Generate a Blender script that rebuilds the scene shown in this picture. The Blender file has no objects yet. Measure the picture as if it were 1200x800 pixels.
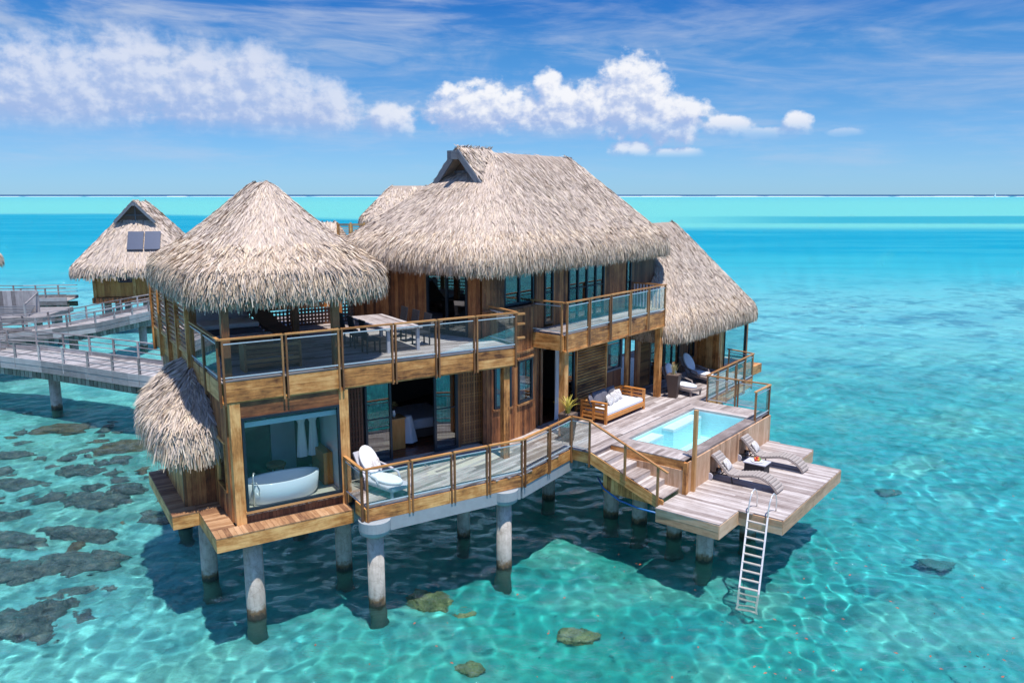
import bpy, math, random
import numpy as np
from mathutils import Vector, Matrix
random.seed(7); RNG = np.random.default_rng(11)
sc = bpy.context.scene
COL = sc.collection
R = math.radians
# ------------------------------------------------------------------ camera
cam = bpy.data.objects.new('camera', bpy.data.cameras.new('camera')); COL.objects.link(cam); sc.camera = cam
cam.location = (0, 0, 11.5)
cam.rotation_euler = (math.pi/2 - math.atan(172/933), 0, 0)
cam.data.sensor_width = 36; cam.data.lens = 36*933/1200; cam.data.clip_end = 60000; cam.data.clip_start = .1
# ------------------------------------------------------------------ light
SUN = Vector((-.15, .25, -1)).normalized()
ld = bpy.data.lights.new('sun', 'SUN'); ld.energy = 3.7; ld.angle = R(.5); ld.color = (1, .96, .9)
sun = bpy.data.objects.new('sun', ld); COL.objects.link(sun)
sun.rotation_euler = SUN.to_track_quat('-Z', 'Y').to_euler()
ld.cycles.is_caustics_light = True
sc.view_settings.view_transform = 'Standard'; sc.view_settings.look = 'None'
sc.view_settings.exposure = 0.58; sc.view_settings.gamma = 1; sc.view_settings.use_curve_mapping = False
sc.cycles.max_bounces = 9; sc.cycles.transparent_max_bounces = 16; sc.cycles.use_denoising = True
sc.cycles.diffuse_bounces = 3; sc.cycles.glossy_bounces = 4; sc.cycles.transmission_bounces = 6
sc.cycles.sample_clamp_indirect = 8; sc.cycles.blur_glossy = .5

# ------------------------------------------------------------------ node helper
class N:
    def __init__(s, nt): s.nt = nt; s.l = nt.links
    def n(s, t, **k):
        x = s.nt.nodes.new(t)
        for a, b in k.items(): setattr(x, a, b)
        return x
    def put(s, sock, v):
        if isinstance(v, bpy.types.NodeSocket): s.l.new(v, sock)
        elif v is not None:
            try: sock.default_value = v
            except Exception: sock.default_value = (v[0], v[1], v[2], 1) if len(v) == 3 else v
    def m(s, op, a, b=None, c=None, clamp=False):
        x = s.n('ShaderNodeMath', operation=op, use_clamp=clamp); s.put(x.inputs[0], a); s.put(x.inputs[1], b)
        if c is not None: s.put(x.inputs[2], c)
        return x.outputs[0]
    def v(s, op, a, b=None):
        x = s.n('ShaderNodeVectorMath', operation=op); s.put(x.inputs[0], a); s.put(x.inputs[1], b); return x.outputs[0]
    def mix(s, f, a, b, mode='MIX'):
        x = s.n('ShaderNodeMix', data_type='RGBA', blend_type=mode); s.put(x.inputs[0], f)
        for k, q in ((6, a), (7, b)):
            if isinstance(q, (tuple, list)): q = (*q[:3], 1)
            s.put(x.inputs[k], q)
        return x.outputs[2]
    def noise(s, vec, scale, detail=4, rough=.55, dist=0):
        x = s.n('ShaderNodeTexNoise'); s.put(x.inputs['Vector'], vec); x.inputs['Scale'].default_value = scale
        x.inputs['Detail'].default_value = detail; x.inputs['Roughness'].default_value = rough; x.inputs['Distortion'].default_value = dist
        return x.outputs[0]
    def ramp(s, f, stops, interp='LINEAR'):
        x = s.n('ShaderNodeValToRGB'); cr = x.color_ramp; cr.interpolation = interp
        while len(cr.elements) < len(stops): cr.elements.new(.5)
        for e, (p, c) in zip(cr.elements, stops):
            e.position = p; e.color = (*c[:3], 1) if not isinstance(c, (int, float)) else (c, c, c, 1)
        s.put(x.inputs[0], f); return x.outputs[0]
    def mr(s, v, a, b, c=0., d=1., smooth=True):
        x = s.n('ShaderNodeMapRange'); x.interpolation_type = 'SMOOTHSTEP' if smooth else 'LINEAR'
        s.put(x.inputs[0], v); s.put(x.inputs[1], a); s.put(x.inputs[2], b); s.put(x.inputs[3], c); s.put(x.inputs[4], d); return x.outputs[0]
    def scale(s, vec, sx, sy, sz):
        x = s.n('ShaderNodeMapping'); s.put(x.inputs['Vector'], vec); x.inputs['Scale'].default_value = (sx, sy, sz); return x.outputs[0]
    def bump(s, h, strength=.3, dist=.02, normal=None):
        x = s.n('ShaderNodeBump'); x.inputs['Strength'].default_value = strength; x.inputs['Distance'].default_value = dist
        s.put(x.inputs['Height'], h)
        if normal is not None: s.put(x.inputs['Normal'], normal)
        return x.outputs[0]
    def xyz(s, v):
        x = s.n('ShaderNodeSeparateXYZ'); s.put(x.inputs[0], v); return x.outputs
    def comb(s, a, b, c):
        x = s.n('ShaderNodeCombineXYZ'); s.put(x.inputs[0], a); s.put(x.inputs[1], b); s.put(x.inputs[2], c); return x.outputs[0]

# ------------------------------------------------------------------ world: Nishita sky and clouds by direction
w = bpy.data.worlds.new('World'); sc.world = w; w.use_nodes = True
q = N(w.node_tree); bg = w.node_tree.nodes['Background']
sky = q.n('ShaderNodeTexSky', sky_type='NISHITA', sun_disc=False)
sky.sun_elevation = math.asin(-SUN.z); sky.sun_rotation = math.atan2(-SUN.x, -SUN.y)
sky.air_density = 1.0; sky.dust_density = .1; sky.ozone_density = 3.0
d = q.v('NORMALIZE', q.n('ShaderNodeTexCoord').outputs['Generated'])
dx, dy, dz = q.xyz(d)
az = q.m('MULTIPLY', q.m('ARCTAN2', dx, dy), 57.2958)
el = q.m('MULTIPLY', q.m('ARCSINE', dz), 57.2958)
def cloudfield(a, e):
    p = q.comb(a, e, 0.); e = q.m('ADD', e, .55)
    big = q.noise(q.scale(p, .35, .5, 1), 1., 6, .62, .4)
    BL = [(-28.5, 6.3, 5.5, 3.6), (-24.5, 7.6, 3.5, 2.9), (-20.5, 7.0, 4.0, 3.0), (-16.2, 6.2, 4.6, 2.9), (-17, 8.3, 1.9, 1.9), (-12.6, 6.0, 2.6, 2.1),
          (-8.4, 5.5, 2.2, 1.4), (-2.2, 6.2, 4.3, 2.2), (3.2, 5.9, 4.4, 2.4), (8.2, 6.9, 3.1, 3.2), (6.2, 6.4, 3.2, 2.2), (10.8, 5.6, 3.2, 1.9), (14.5, 5.0, 2.2, .9),
          (8.2, 3.6, 1.7, .8), (11.5, 3.2, 2.6, .6), (19.1, 5.2, 1.1, .8), (22.2, 4.5, 1.3, .35), (2.5, 7.9, 1.2, 1.2), (17.6, 4.5, 2.5, .5)]
    acc = None
    for (ca, ce, ra, re) in BL:
        da = q.m('DIVIDE', q.m('SUBTRACT', a, ca), ra); de = q.m('DIVIDE', q.m('SUBTRACT', e, ce), re)
        r2 = q.m('ADD', q.m('MULTIPLY', da, da), q.m('MULTIPLY', de, de))
        v = q.m('SUBTRACT', 1., r2)
        acc = v if acc is None else q.m('SMOOTH_MAX', acc, v, .25)
    acc = q.m('ADD', acc, q.mr(a, -9, -15, 0, .22))
    n2 = q.noise(q.scale(p, .95, 1.15, 1), 1., 8, .57)
    f = q.m('ADD', q.m('MULTIPLY', acc, .95), q.m('MULTIPLY', q.m('SUBTRACT', n2, .5), 1.75))
    return q.m('ADD', f, q.m('MULTIPLY', q.m('SUBTRACT', big, .5), .8))
f0 = cloudfield(az, el)
f1 = cloudfield(q.m('ADD', az, .5), q.m('ADD', el, .65))
base = q.mr(el, 3.9, 4.9); small = q.mr(el, 2.6, 3.3)
body = q.m('MULTIPLY', q.m('MULTIPLY', q.mr(q.m('DIVIDE', f0, q.mr(az, -14, -4, .95, .6)), q.mr(az, -14, -4, -.35, -.1), 1.), q.mr(az, -14, -4, .9, 1.)), q.m('MAXIMUM', q.mr(el, 3.4, 5.2), q.m('MULTIPLY', q.mr(el, 2.4, 3.2), q.m('MULTIPLY', q.mr(az, 5, 7), q.mr(az, 14, 12, 0, .8)))))
lit = q.m('ADD', q.m('MULTIPLY', q.mr(q.m('SUBTRACT', f0, f1), -.35, .6), .85), q.m('MULTIPLY', q.mr(el, 4, 9.5), .32), clamp=True)
lit = q.m('MULTIPLY', lit, q.mr(az, -14, -3, .62, 1.))
ccol = q.mix(lit, (.38, .50, .80), (.97, .97, 1.0))
# thin high cloud
pc = q.comb(q.m('ADD', az, q.m('MULTIPLY', el, 1.5)), q.m('MULTIPLY', el, 2.4), 0.)
wn = q.noise(q.scale(pc, .05, .085, 1), 1., 8, .6, 1.4)
wn2 = q.noise(q.scale(pc, .2, .5, 1), 1., 6, .6, .8)
wisp = q.m('MULTIPLY', q.mr(q.m('ADD', wn, q.m('MULTIPLY', q.m('SUBTRACT', wn2, .5), .35)), .38, .74), q.mr(el, 2, 7.5))
wisp = q.m('MULTIPLY', wisp, q.mr(az, -15, 15, .78, .5))
wisp = q.m('MULTIPLY', wisp, q.mr(q.m('ADD', el, q.m('MULTIPLY', az, .12)), 16.5, 12.2, .25, 1.))
# clear-air colour: Nishita, its whiteness near the horizon turned to clean sea air
tint = q.ramp(q.mr(el, 0, 40, 0, 1, False), [(0, (.20, .38, .70)), (.055, (.20, .36, .62)), (.14, (.17, .335, .54)), (.24, (.125, .32, .52)), (.31, (.06, .25, .50)), (.6, (.15, .34, .66)), (1, (.6, .75, 1))])
skyc = q.mix(1., sky.outputs[0], tint, 'MULTIPLY')
K = 4.7
def cl(c): return q.v('SCALE', c, None)
def sc_(c, k):
    x = q.n('ShaderNodeVectorMath', operation='SCALE'); q.put(x.inputs[0], c); x.inputs[3].default_value = k; return x.outputs[0]
hz = q.m('MULTIPLY', q.mr(q.noise(q.scale(q.comb(az, q.m('MULTIPLY', el, 3.), 0.), .10, .22, 1), 1., 6, .6), .42, .72), q.m('MULTIPLY', q.mr(el, .4, 3), q.mr(el, 9, 5)))
skyc = q.mix(q.m('MULTIPLY', hz, .38), skyc, sc_(q.mix(.5, (.60, .70, .90), (.60, .70, .90)), K*.85))
c1 = q.mix(wisp, skyc, sc_(q.mix(.5, (.62, .72, .93), (.62, .72, .93)), K*.80))
c2 = q.mix(q.m('MULTIPLY', body, .93), c1, sc_(ccol, K*.95))
q.l.new(c2, bg.inputs[0]); bg.inputs[1].default_value = .15

# ------------------------------------------------------------------ frames
class Fr:
    def __init__(s, x, y, th): s.x, s.y, s.th = x, y, th; s.c, s.s = math.cos(th), math.sin(th)
    def w(s, P):
        P = np.asarray(P, float).reshape(-1, 3); o = P.copy()
        o[:, 0] = s.x + P[:, 0]*s.c - P[:, 1]*s.s; o[:, 1] = s.y + P[:, 0]*s.s + P[:, 1]*s.c; return o
    def inv(s, P):
        o = P.copy(); a = P[:, 0]-s.x; b = P[:, 1]-s.y
        o[:, 0] = a*s.c + b*s.s; o[:, 1] = -a*s.s + b*s.c; return o
A = Fr(-7.892, 19.960, R(90-57.714))
B = Fr(1.9145, 26.156, R(90-38.3195))
W0 = Fr(0, 0, 0)

class G:
    """collects geometry in world coordinates; UV runs along the grain"""
    def __init__(s, fr=W0): s.fr = fr; s.V = []; s.F = []; s.U = []; s.r = []; s.nv = 0
    def add(s, V, F, U=None, r=None, fr=None):
        V = (fr or s.fr).w(V); s.V.append(V)
        r = random.random() if r is None else r
        for i, f in enumerate(F):
            s.F.append([k + s.nv for k in f]); s.r.append(r)
            s.U.append(U[i] if U else [(0, 0)]*len(f))
        s.nv += len(V)
    def hexa(s, P, long=None, r=None, fr=None, skip=()):
        # P: 8 points, bottom 0-3 counter-clockwise, top 4-7
        P = [Vector(p) for p in P]
        F = [(0, 3, 2, 1), (4, 5, 6, 7), (0, 1, 5, 4), (1, 2, 6, 5), (2, 3, 7, 6), (3, 0, 4, 7)]
        F = [f for i, f in enumerate(F) if i not in skip]
        ex = P[1]-P[0]; ey = P[3]-P[0]; ez = P[4]-P[0]
        L = [ex, ey, ez]; k = max(range(3), key=lambda i: L[i].length) if long is None else long
        du = L[k].normalized(); o1, o2 = random.uniform(0, 50), random.uniform(0, 50)
        U = []
        for f in F:
            n = (P[f[1]]-P[f[0]]).cross(P[f[2]]-P[f[0]])
            n = n.normalized() if n.length > 1e-12 else Vector((0, 0, 1))
            if abs(n.dot(du)) > .8:
                a = L[(k+1) % 3].normalized(); b = n.cross(a)
            else: a = du; b = n.cross(du)
            U.append([(P[i].dot(a)*1.0+o1, P[i].dot(b)+o2) for i in f])
        s.add([tuple(p) for p in P], F, U, r, fr)
    def box(s, x0, x1, y0, y1, z0, z1, long=None, r=None):
        s.hexa([(x0, y0, z0), (x1, y0, z0), (x1, y1, z0), (x0, y1, z0), (x0, y0, z1), (x1, y0, z1), (x1, y1, z1), (x0, y1, z1)], long, r)
    def beam(s, p, q_, wd, ht, r=None, up=(0, 0, 1)):
        p, q_ = Vector(p), Vector(q_); d_ = (q_-p).normalized(); up = Vector(up)
        sd = d_.cross(up)
        if sd.length < 1e-4: sd = d_.cross(Vector((0, 1, 0)))
        sd.normalize(); u = sd.cross(d_).normalized(); a = sd*wd/2; b = u*ht/2
        s.hexa([p+a-b, q_+a-b, q_-a-b, p-a-b, p+a+b, q_+a+b, q_-a+b, p-a+b], 0, r)
    def tube(s, pts, rad, n=8, closed=False, r=None):
        pts = [Vector(p) for p in pts]; V = []; m = len(pts); prev = None
        for i, p in enumerate(pts):
            t = (pts[min(i+1, m-1)]-pts[max(i-1, 0)]).normalized()
            a = t.cross(prev) if prev is not None and t.cross(prev).length > 1e-3 else t.cross(Vector((0, 0, 1)) if abs(t.z) < .9 else Vector((1, 0, 0)))
            if prev is None: a.normalize(); b = t.cross(a)
            else: b = prev - t*prev.dot(t); b.normalize(); a = b.cross(t)
            prev = b
            rr = rad[i] if isinstance(rad, (list, tuple)) else rad
            V += [tuple(p + (a*math.cos(2*math.pi*k/n) + b*math.sin(2*math.pi*k/n))*rr) for k in range(n)]
        F = []; U = []
        for i in range(m-1):
            for k in range(n):
                k2 = (k+1) % n; F.append((i*n+k, i*n+k2, (i+1)*n+k2, (i+1)*n+k)); U.append([(i, k/n), (i, k2/n), (i+1, k2/n), (i+1, k/n)])
        F.append(tuple(range(n))[::-1]); U.append([(0, 0)]*n); F.append(tuple(range((m-1)*n, m*n))); U.append([(0, 0)]*n)
        s.add(V, F, U, r)
    def prism(s, poly, z0, z1, r=None):
        n = len(poly); V = [(x, y, z0) for x, y in poly] + [(x, y, z1) for x, y in poly]
        F = [tuple(range(n))[::-1], tuple(range(n, 2*n))]; U = [[poly[i] for i in F[0]], [poly[i-n] for i in F[1]]]
        c = 0
        for i in range(n):
            j = (i+1) % n; l = math.dist(poly[i], poly[j]); F.append((i, j, j+n, i+n)); U.append([(c, z0), (c+l, z0), (c+l, z1), (c, z1)]); c += l
        s.add(V, F, U, r)
    def lathe(s, prof, cx, cy, n=20, sx=1, sy=1, r=None):
        V = []; m = len(prof)
        for rr, z in prof: V += [(cx+sx*rr*math.cos(2*math.pi*k/n), cy+sy*rr*math.sin(2*math.pi*k/n), z) for k in range(n)]
        F = []; U = []
        for i in range(m-1):
            for k in range(n):
                k2 = (k+1) % n; F.append((i*n+k, i*n+k2, (i+1)*n+k2, (i+1)*n+k)); U.append([(k/n, prof[i][1]), ((k+1)/n, prof[i][1]), ((k+1)/n, prof[i+1][1]), (k/n, prof[i+1][1])])
        F += [tuple(range(n))[::-1], tuple(range((m-1)*n, m*n))]; U += [[(0, 0)]*n]*2
        s.add(V, F, U, r)
    def grid(s, fn, n, m, r=None, closed=False):
        V = [fn(i/(n-1), j/(m-1)) for j in range(m) for i in range(n)]; F = []; U = []
        for j in range(m-1):
            for i in range(n-1):
                F.append((j*n+i, j*n+i+1, (j+1)*n+i+1, (j+1)*n+i)); U.append([(i/n, j/m)]*4)
        s.add(V, F, U, r)

def link(o, parent=None):
    COL.objects.link(o)
    if parent is not None: o.parent = parent
    return o
FRAME = {}
def thing(name, label, cat, fr=W0, z=0, group=None, kind=None):
    o = bpy.data.objects.new(name, None); link(o); o.location = (fr.x, fr.y, z); o.rotation_euler = (0, 0, fr.th); o.empty_display_size = .2
    if label: o['label'] = label
    if cat: o['category'] = cat
    if group: o['group'] = group
    if kind: o['kind'] = kind
    FRAME[o.name] = (fr, z); return o
def build(name, g, mat, parent=None, smooth=False, label=None, cat=None, group=None, kind=None, fr=None, z=0, bevel=0, caus=False):
    V = np.concatenate(g.V) if g.V else np.zeros((0, 3))
    if parent is not None:
        p = parent
        while p.parent is not None: p = p.parent
        f, zz = FRAME[p.name]; V = f.inv(V); V[:, 2] -= zz
    elif fr is not None: V = fr.inv(V); V[:, 2] -= z
    me = bpy.data.meshes.new(name); me.from_pydata(V.tolist(), [], g.F)
    uv = me.uv_layers.new(name='UVMap'); uv.data.foreach_set('uv', np.array([c for f in g.U for u in f for c in u], 'f'))
    a = me.attributes.new('rnd', 'FLOAT', 'FACE'); a.data.foreach_set('value', np.array(g.r, 'f'))
    me.materials.append(mat); me.update()
    if smooth: me.polygons.foreach_set('use_smooth', [True]*len(me.polygons))
    o = bpy.data.objects.new(name, me); link(o, parent)
    if parent is None and fr is not None: o.location = (fr.x, fr.y, z); o.rotation_euler = (0, 0, fr.th)
    for k, v in (('label', label), ('category', cat), ('group', group), ('kind', kind)):
        if v: o[k] = v
    if bevel:
        b = o.modifiers.new('bevel', 'BEVEL'); b.width = bevel; b.segments = 2; b.limit_method = 'ANGLE'
    if caus: o.cycles.is_caustics_receiver = True
    return o
def copy_thing(o, fr=None, z=0, label=None, group=None, parent=None):
    c = o.copy(); link(c, parent)
    if fr is not None: c.location = (fr.x, fr.y, z); c.rotation_euler = (0, 0, fr.th)
    if label: c['label'] = label
    if group: c['group'] = group
    for ch in list(o.children): copy_thing(ch, parent=c)
    return c

# ------------------------------------------------------------------ materials
def mat(name):
    m = bpy.data.materials.new(name); m.use_nodes = True; x = N(m.node_tree); x.b = m.node_tree.nodes['Principled BSDF']; x.out = m.node_tree.nodes['Material Output']; return m, x
def attr(x, n): return x.n('ShaderNodeAttribute', attribute_name=n).outputs['Fac']
def uvof(x): return x.n('ShaderNodeUVMap', uv_map='UVMap').outputs[0]
def wood(name, dark, mid, light, rough=.55, grain=1., spread=.5, blotch=.4):
    m, x = mat(name); r = attr(x, 'rnd'); uv = uvof(x)
    off = x.v('ADD', uv, x.comb(x.m('MULTIPLY', r, 37.), x.m('MULTIPLY', r, 91.), 0.))
    g1 = x.noise(x.scale(off, 1.3, 15, 1), 1., 6, .7, 1.0); g2 = x.noise(x.scale(off, .8, 4.5, 1), 1., 4, .6, 1.6)
    pos = x.n('ShaderNodeNewGeometry').outputs['Position']; bl = x.noise(pos, 1.6, 5, .65)
    t = x.m('ADD', x.m('MULTIPLY', g1, .75*grain), x.m('MULTIPLY', g2, .6*grain))
    t = x.m('ADD', t, x.m('MULTIPLY', x.m('SUBTRACT', r, .5), spread)); t = x.m('ADD', t, x.m('MULTIPLY', x.m('SUBTRACT', bl, .5), blotch))
    t = x.m('ADD', t, .5-.675*grain)
    c = x.ramp(t, [(.18, dark), (.5, mid), (.82, light)])
    x.put(x.b.inputs['Base Color'], c); x.b.inputs['Roughness'].default_value = rough
    x.put(x.b.inputs['Normal'], x.bump(g1, .35, .006)); return m
def plain(name, col, rough=.5, metal=0, var=.12, vs=6., bump=0, bs=40., spec=.5):
    m, x = mat(name); pos = x.n('ShaderNodeTexCoord').outputs['Object']; n = x.noise(pos, vs, 4, .6)
    c = x.mix(n, tuple(v*(1-var) for v in col), tuple(min(1, v*(1+var)) for v in col)); x.put(x.b.inputs['Base Color'], c)
    x.b.inputs['Roughness'].default_value = rough; x.b.inputs['Metallic'].default_value = metal; x.b.inputs['Specular IOR Level'].default_value = spec
    if bump: x.put(x.b.inputs['Normal'], x.bump(x.noise(pos, bs, 3, .6), bump, .02))
    return m
M = {}
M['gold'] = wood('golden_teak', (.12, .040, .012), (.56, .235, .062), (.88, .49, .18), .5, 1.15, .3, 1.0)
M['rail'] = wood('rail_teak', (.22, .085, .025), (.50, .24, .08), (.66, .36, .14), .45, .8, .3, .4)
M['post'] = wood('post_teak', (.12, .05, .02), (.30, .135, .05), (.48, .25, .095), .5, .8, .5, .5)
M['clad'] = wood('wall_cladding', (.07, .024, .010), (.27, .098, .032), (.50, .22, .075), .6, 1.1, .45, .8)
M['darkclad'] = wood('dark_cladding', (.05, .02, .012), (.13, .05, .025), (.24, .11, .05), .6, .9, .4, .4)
M['deck'] = wood('weathered_decking', (.18, .14, .125), (.37, .31, .29), (.56, .50, .475), .75, .9, .55, .55)
M['deckwarm'] = wood('brown_decking', (.14, .06, .03), (.36, .185, .085), (.54, .33, .18), .65, .9, .4, .5)
M['walk'] = wood('grey_walkway', (.15, .135, .13), (.31, .285, .28), (.49, .46, .45), .8, .8, .55, .5)
M['walkside'] = wood('mossy_walkway_side', (.10, .10, .08), (.20, .20, .16), (.34, .33, .28), .85, .8, .6, .6)
M['orange'] = wood('orange_teak', (.35, .10, .02), (.62, .23, .045), (.78, .36, .10), .45, .8, .3, .3)
M['terrace'] = wood('terrace_decking', (.22, .165, .145), (.41, .345, .315), (.60, .54, .51), .75, .9, .5, .55)
M['terside'] = wood('terrace_edge', (.28, .145, .075), (.56, .33, .19), (.74, .50, .33), .65, .9, .4, .5)
M['greytimber'] = wood('grey_timber', (.07, .08, .10), (.15, .17, .20), (.28, .30, .33), .7, .7, .3, .3)
M['alu'] = plain('dark_aluminium', (.035, .05, .07), .35, .6)
M['steel'] = plain('brushed_steel', (.80, .76, .72), .38, .55)
M['rung'] = plain('weathered_ladder', (.50, .46, .42), .55, .2, .25, 8)
M['rod'] = plain('glass_channel', (.62, .68, .72), .35, .3)
M['white'] = plain('white_cushion', (.80, .80, .82), .9, 0, .04, 5, .2, 60)
M['cream'] = plain('cream_tile', (.62, .55, .45), .4, 0, .1, 3)
M['tub'] = plain('white_acrylic', (.85, .86, .86), .12, 0, .01)
M['greyfab'] = plain('grey_fabric', (.13, .125, .15), .95, 0, .25, 20, .3, 80)
M['lilac'] = plain('pale_grey_fabric', (.50, .49, .54), .95, 0, .1, 10, .2, 60)
M['wicker'] = plain('taupe_wicker', (.30, .24, .215), .8, 0, .3, 60, .6, 120)
M['blackwicker'] = plain('black_wicker', (.025, .024, .03), .6, 0, .3, 60, .6, 120)
M['taupe'] = plain('taupe_cushion', (.36, .31, .28), .95, 0, .1, 8, .2, 60)
M['pot'] = plain('brown_planter', (.075, .045, .035), .55, 0, .15, 4)
M['black'] = plain('black_metal', (.02, .02, .022), .4, .4)
M['curtain'] = plain('sheer_curtain', (.55, .60, .64), .9, 0, .05)
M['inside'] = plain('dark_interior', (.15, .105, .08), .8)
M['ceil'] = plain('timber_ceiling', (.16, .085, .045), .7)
M['redfloor'] = wood('polished_floor', (.07, .018, .01), (.16, .045, .02), (.25, .08, .04), .18, .7, .4, .3)
M['poolwall'] = plain('pool_lining', (.62, .90, .92), .4, 0, .05, 8)
M['poolstep'] = plain('white_pool_step', (.88, .88, .86), .5, 0, .03)
M['grass'] = plain('yellow_green_leaf', (.50, .42, .07), .55, 0, .5, 9)
M['straw'] = plain('pale_grass_blade', (.55, .46, .20), .6, 0, .4, 9)
M['bluerope'] = plain('blue_hose', (.02, .15, .42), .4)
M['solar'] = plain('solar_panel', (.07, .085, .13), .25, .3)
M['leaf'] = plain('drifting_leaf', (.42, .10, .04), .6, 0, .5, 3)
M['fruit_r'] = plain('red_fruit', (.55, .04, .03), .35); M['fruit_o'] = plain('orange_fruit', (.75, .28, .03), .4); M['fruit_y'] = plain('yellow_fruit', (.75, .55, .06), .4); M['fruit_g'] = plain('green_fruit', (.12, .32, .04), .4)
M['foam'] = plain('white_surf', (.85, .88, .9), .9)
def mk_pattern():
    m, x = mat('patterned_cushion'); p = x.n('ShaderNodeTexCoord').outputs['Object']
    v = x.n('ShaderNodeTexVoronoi', feature='F1'); x.put(v.inputs['Vector'], p); v.inputs['Scale'].default_value = 9
    x.put(x.b.inputs['Base Color'], x.ramp(x.noise(p, 9, 2, .5, 2.), [(.42, (.72, .70, .68)), (.5, (.33, .27, .24)), (.6, (.72, .70, .68))])); x.b.inputs['Roughness'].default_value = .95; return m
M['pattern'] = mk_pattern()
def mk_conc():
    m, x = mat('weathered_concrete'); g = x.n('ShaderNodeNewGeometry').outputs['Position']; z = x.xyz(g)[2]
    n = x.noise(g, 5, 6, .65); n2 = x.noise(x.scale(g, 9, 9, 1.5), 1., 5, .7)
    c = x.ramp(x.m('ADD', x.m('MULTIPLY', n, .6), x.m('MULTIPLY', n2, .4)), [(.3, (.26, .22, .18)), (.5, (.45, .40, .345)), (.7, (.60, .54, .48))])
    h = x.m('ADD', z, x.m('MULTIPLY', x.m('SUBTRACT', n, .5), .5))
    c = x.mix(x.mr(h, .34, .16), c, (.20, .12, .06)); c = x.mix(x.mr(x.m('ADD', h, x.m('MULTIPLY', x.m('SUBTRACT', n2, .5), .5)), .2, .02), c, (.045, .04, .03)); c = x.mix(x.mr(h, .0, -.3), c, (.13, .17, .15))
    cr = x.n('ShaderNodeTexVoronoi', feature='DISTANCE_TO_EDGE'); x.put(cr.inputs['Vector'], x.v('ADD', g, x.v('SCALE', g, None))); cr.inputs['Scale'].default_value = 1.6
    c = x.mix(x.m('MULTIPLY', x.mr(cr.outputs[0], .0, .02, 1, 0), .5), c, (.15, .12, .1))
    x.put(x.b.inputs['Base Color'], c); x.b.inputs['Roughness'].default_value = .85; x.put(x.b.inputs['Normal'], x.bump(n2, .4, .02)); return m
M['conc'] = mk_conc()
M['capc'] = plain('grey_concrete_beam', (.30, .33, .35), .85, 0, .2, 3, .2, 30)
def mk_thatch():
    m, x = mat('palm_thatch'); r = attr(x, 'rnd'); g = x.n('ShaderNodeNewGeometry').outputs['Position']
    n = x.noise(g, .9, 4, .6); f = x.m('ADD', r, x.m('MULTIPLY', x.m('SUBTRACT', n, .5), .35))
    uv = uvof(x); st = x.noise(x.scale(uv, 3, 1.2, 1), 1., 2)
    f = x.m('ADD', f, x.m('MULTIPLY', x.m('SUBTRACT', st, .5), .25))
    c = x.ramp(f, [(0, (.24, .17, .12)), (.12, (.41, .315, .245)), (.36, (.53, .425, .35)), (.6, (.61, .505, .43)), (.8, (.65, .51, .365)), (1, (.76, .65, .53))])
    x.put(x.b.inputs['Base Color'], c); x.b.inputs['Roughness'].default_value = .8; x.b.inputs['Specular IOR Level'].default_value = .25; return m
M['thatch'] = mk_thatch()
def mk_thatch2():
    m, x = mat('golden_thatch'); r = attr(x, 'rnd'); g = x.n('ShaderNodeNewGeometry').outputs['Position']
    f = x.m('ADD', r, x.m('MULTIPLY', x.m('SUBTRACT', x.noise(g, 1.1, 4, .6), .5), .3))
    c = x.ramp(f, [(0, (.14, .095, .06)), (.2, (.37, .265, .185)), (.4, (.51, .395, .30)), (.6, (.60, .485, .395)), (.8, (.66, .50, .33)), (1, (.78, .67, .54))])
    x.put(x.b.inputs['Base Color'], c); x.b.inputs['Roughness'].default_value = .8; x.b.inputs['Specular IOR Level'].default_value = .25; return m
M['fringe'] = mk_thatch2()
M['thatchbase'] = plain('thatch_underlay', (.36, .28, .22), .95, 0, .4, 8, .5, 30)
def schlick(x, f0, normal=None):
    g = x.n('ShaderNodeNewGeometry'); dt = x.n('ShaderNodeVectorMath', operation='DOT_PRODUCT'); x.put(dt.inputs[0], normal if normal is not None else g.outputs['Normal']); x.put(dt.inputs[1], g.outputs['Incoming'])
    c = x.m('SUBTRACT', 1., x.m('ABSOLUTE', dt.outputs['Value']), clamp=True); return x.m('MULTIPLY_ADD', x.m('POWER', c, 5.), 1-f0, f0)
def mk_glass(name, tint, refl=1., base=.06):
    m, x = mat(name); nt = x.nt; nt.nodes.remove(x.b)
    t = x.n('ShaderNodeBsdfTransparent'); t.inputs[0].default_value = (*tint, 1); g = x.n('ShaderNodeBsdfGlossy'); g.inputs['Roughness'].default_value = .015
    fr = schlick(x, .045)
    mx = x.n('ShaderNodeMixShader'); x.put(mx.inputs[0], x.m('MULTIPLY_ADD', fr, refl, base, clamp=True)); x.l.new(t.outputs[0], mx.inputs[1]); x.l.new(g.outputs[0], mx.inputs[2])
    x.l.new(mx.outputs[0], x.out.inputs[0]); return m
M['glass'] = mk_glass('clear_balustrade_glass', (.90, .955, .965), 1.3, .07)
M['winglass'] = mk_glass('window_glass', (.70, .85, .86), 1.1, .06)
M['bathglass'] = mk_glass('clear_window_glass', (.90, .95, .95), .7, .0)
M['darkglass'] = mk_glass('tinted_door_glass', (.30, .42, .45), 1.4, .16)
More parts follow.
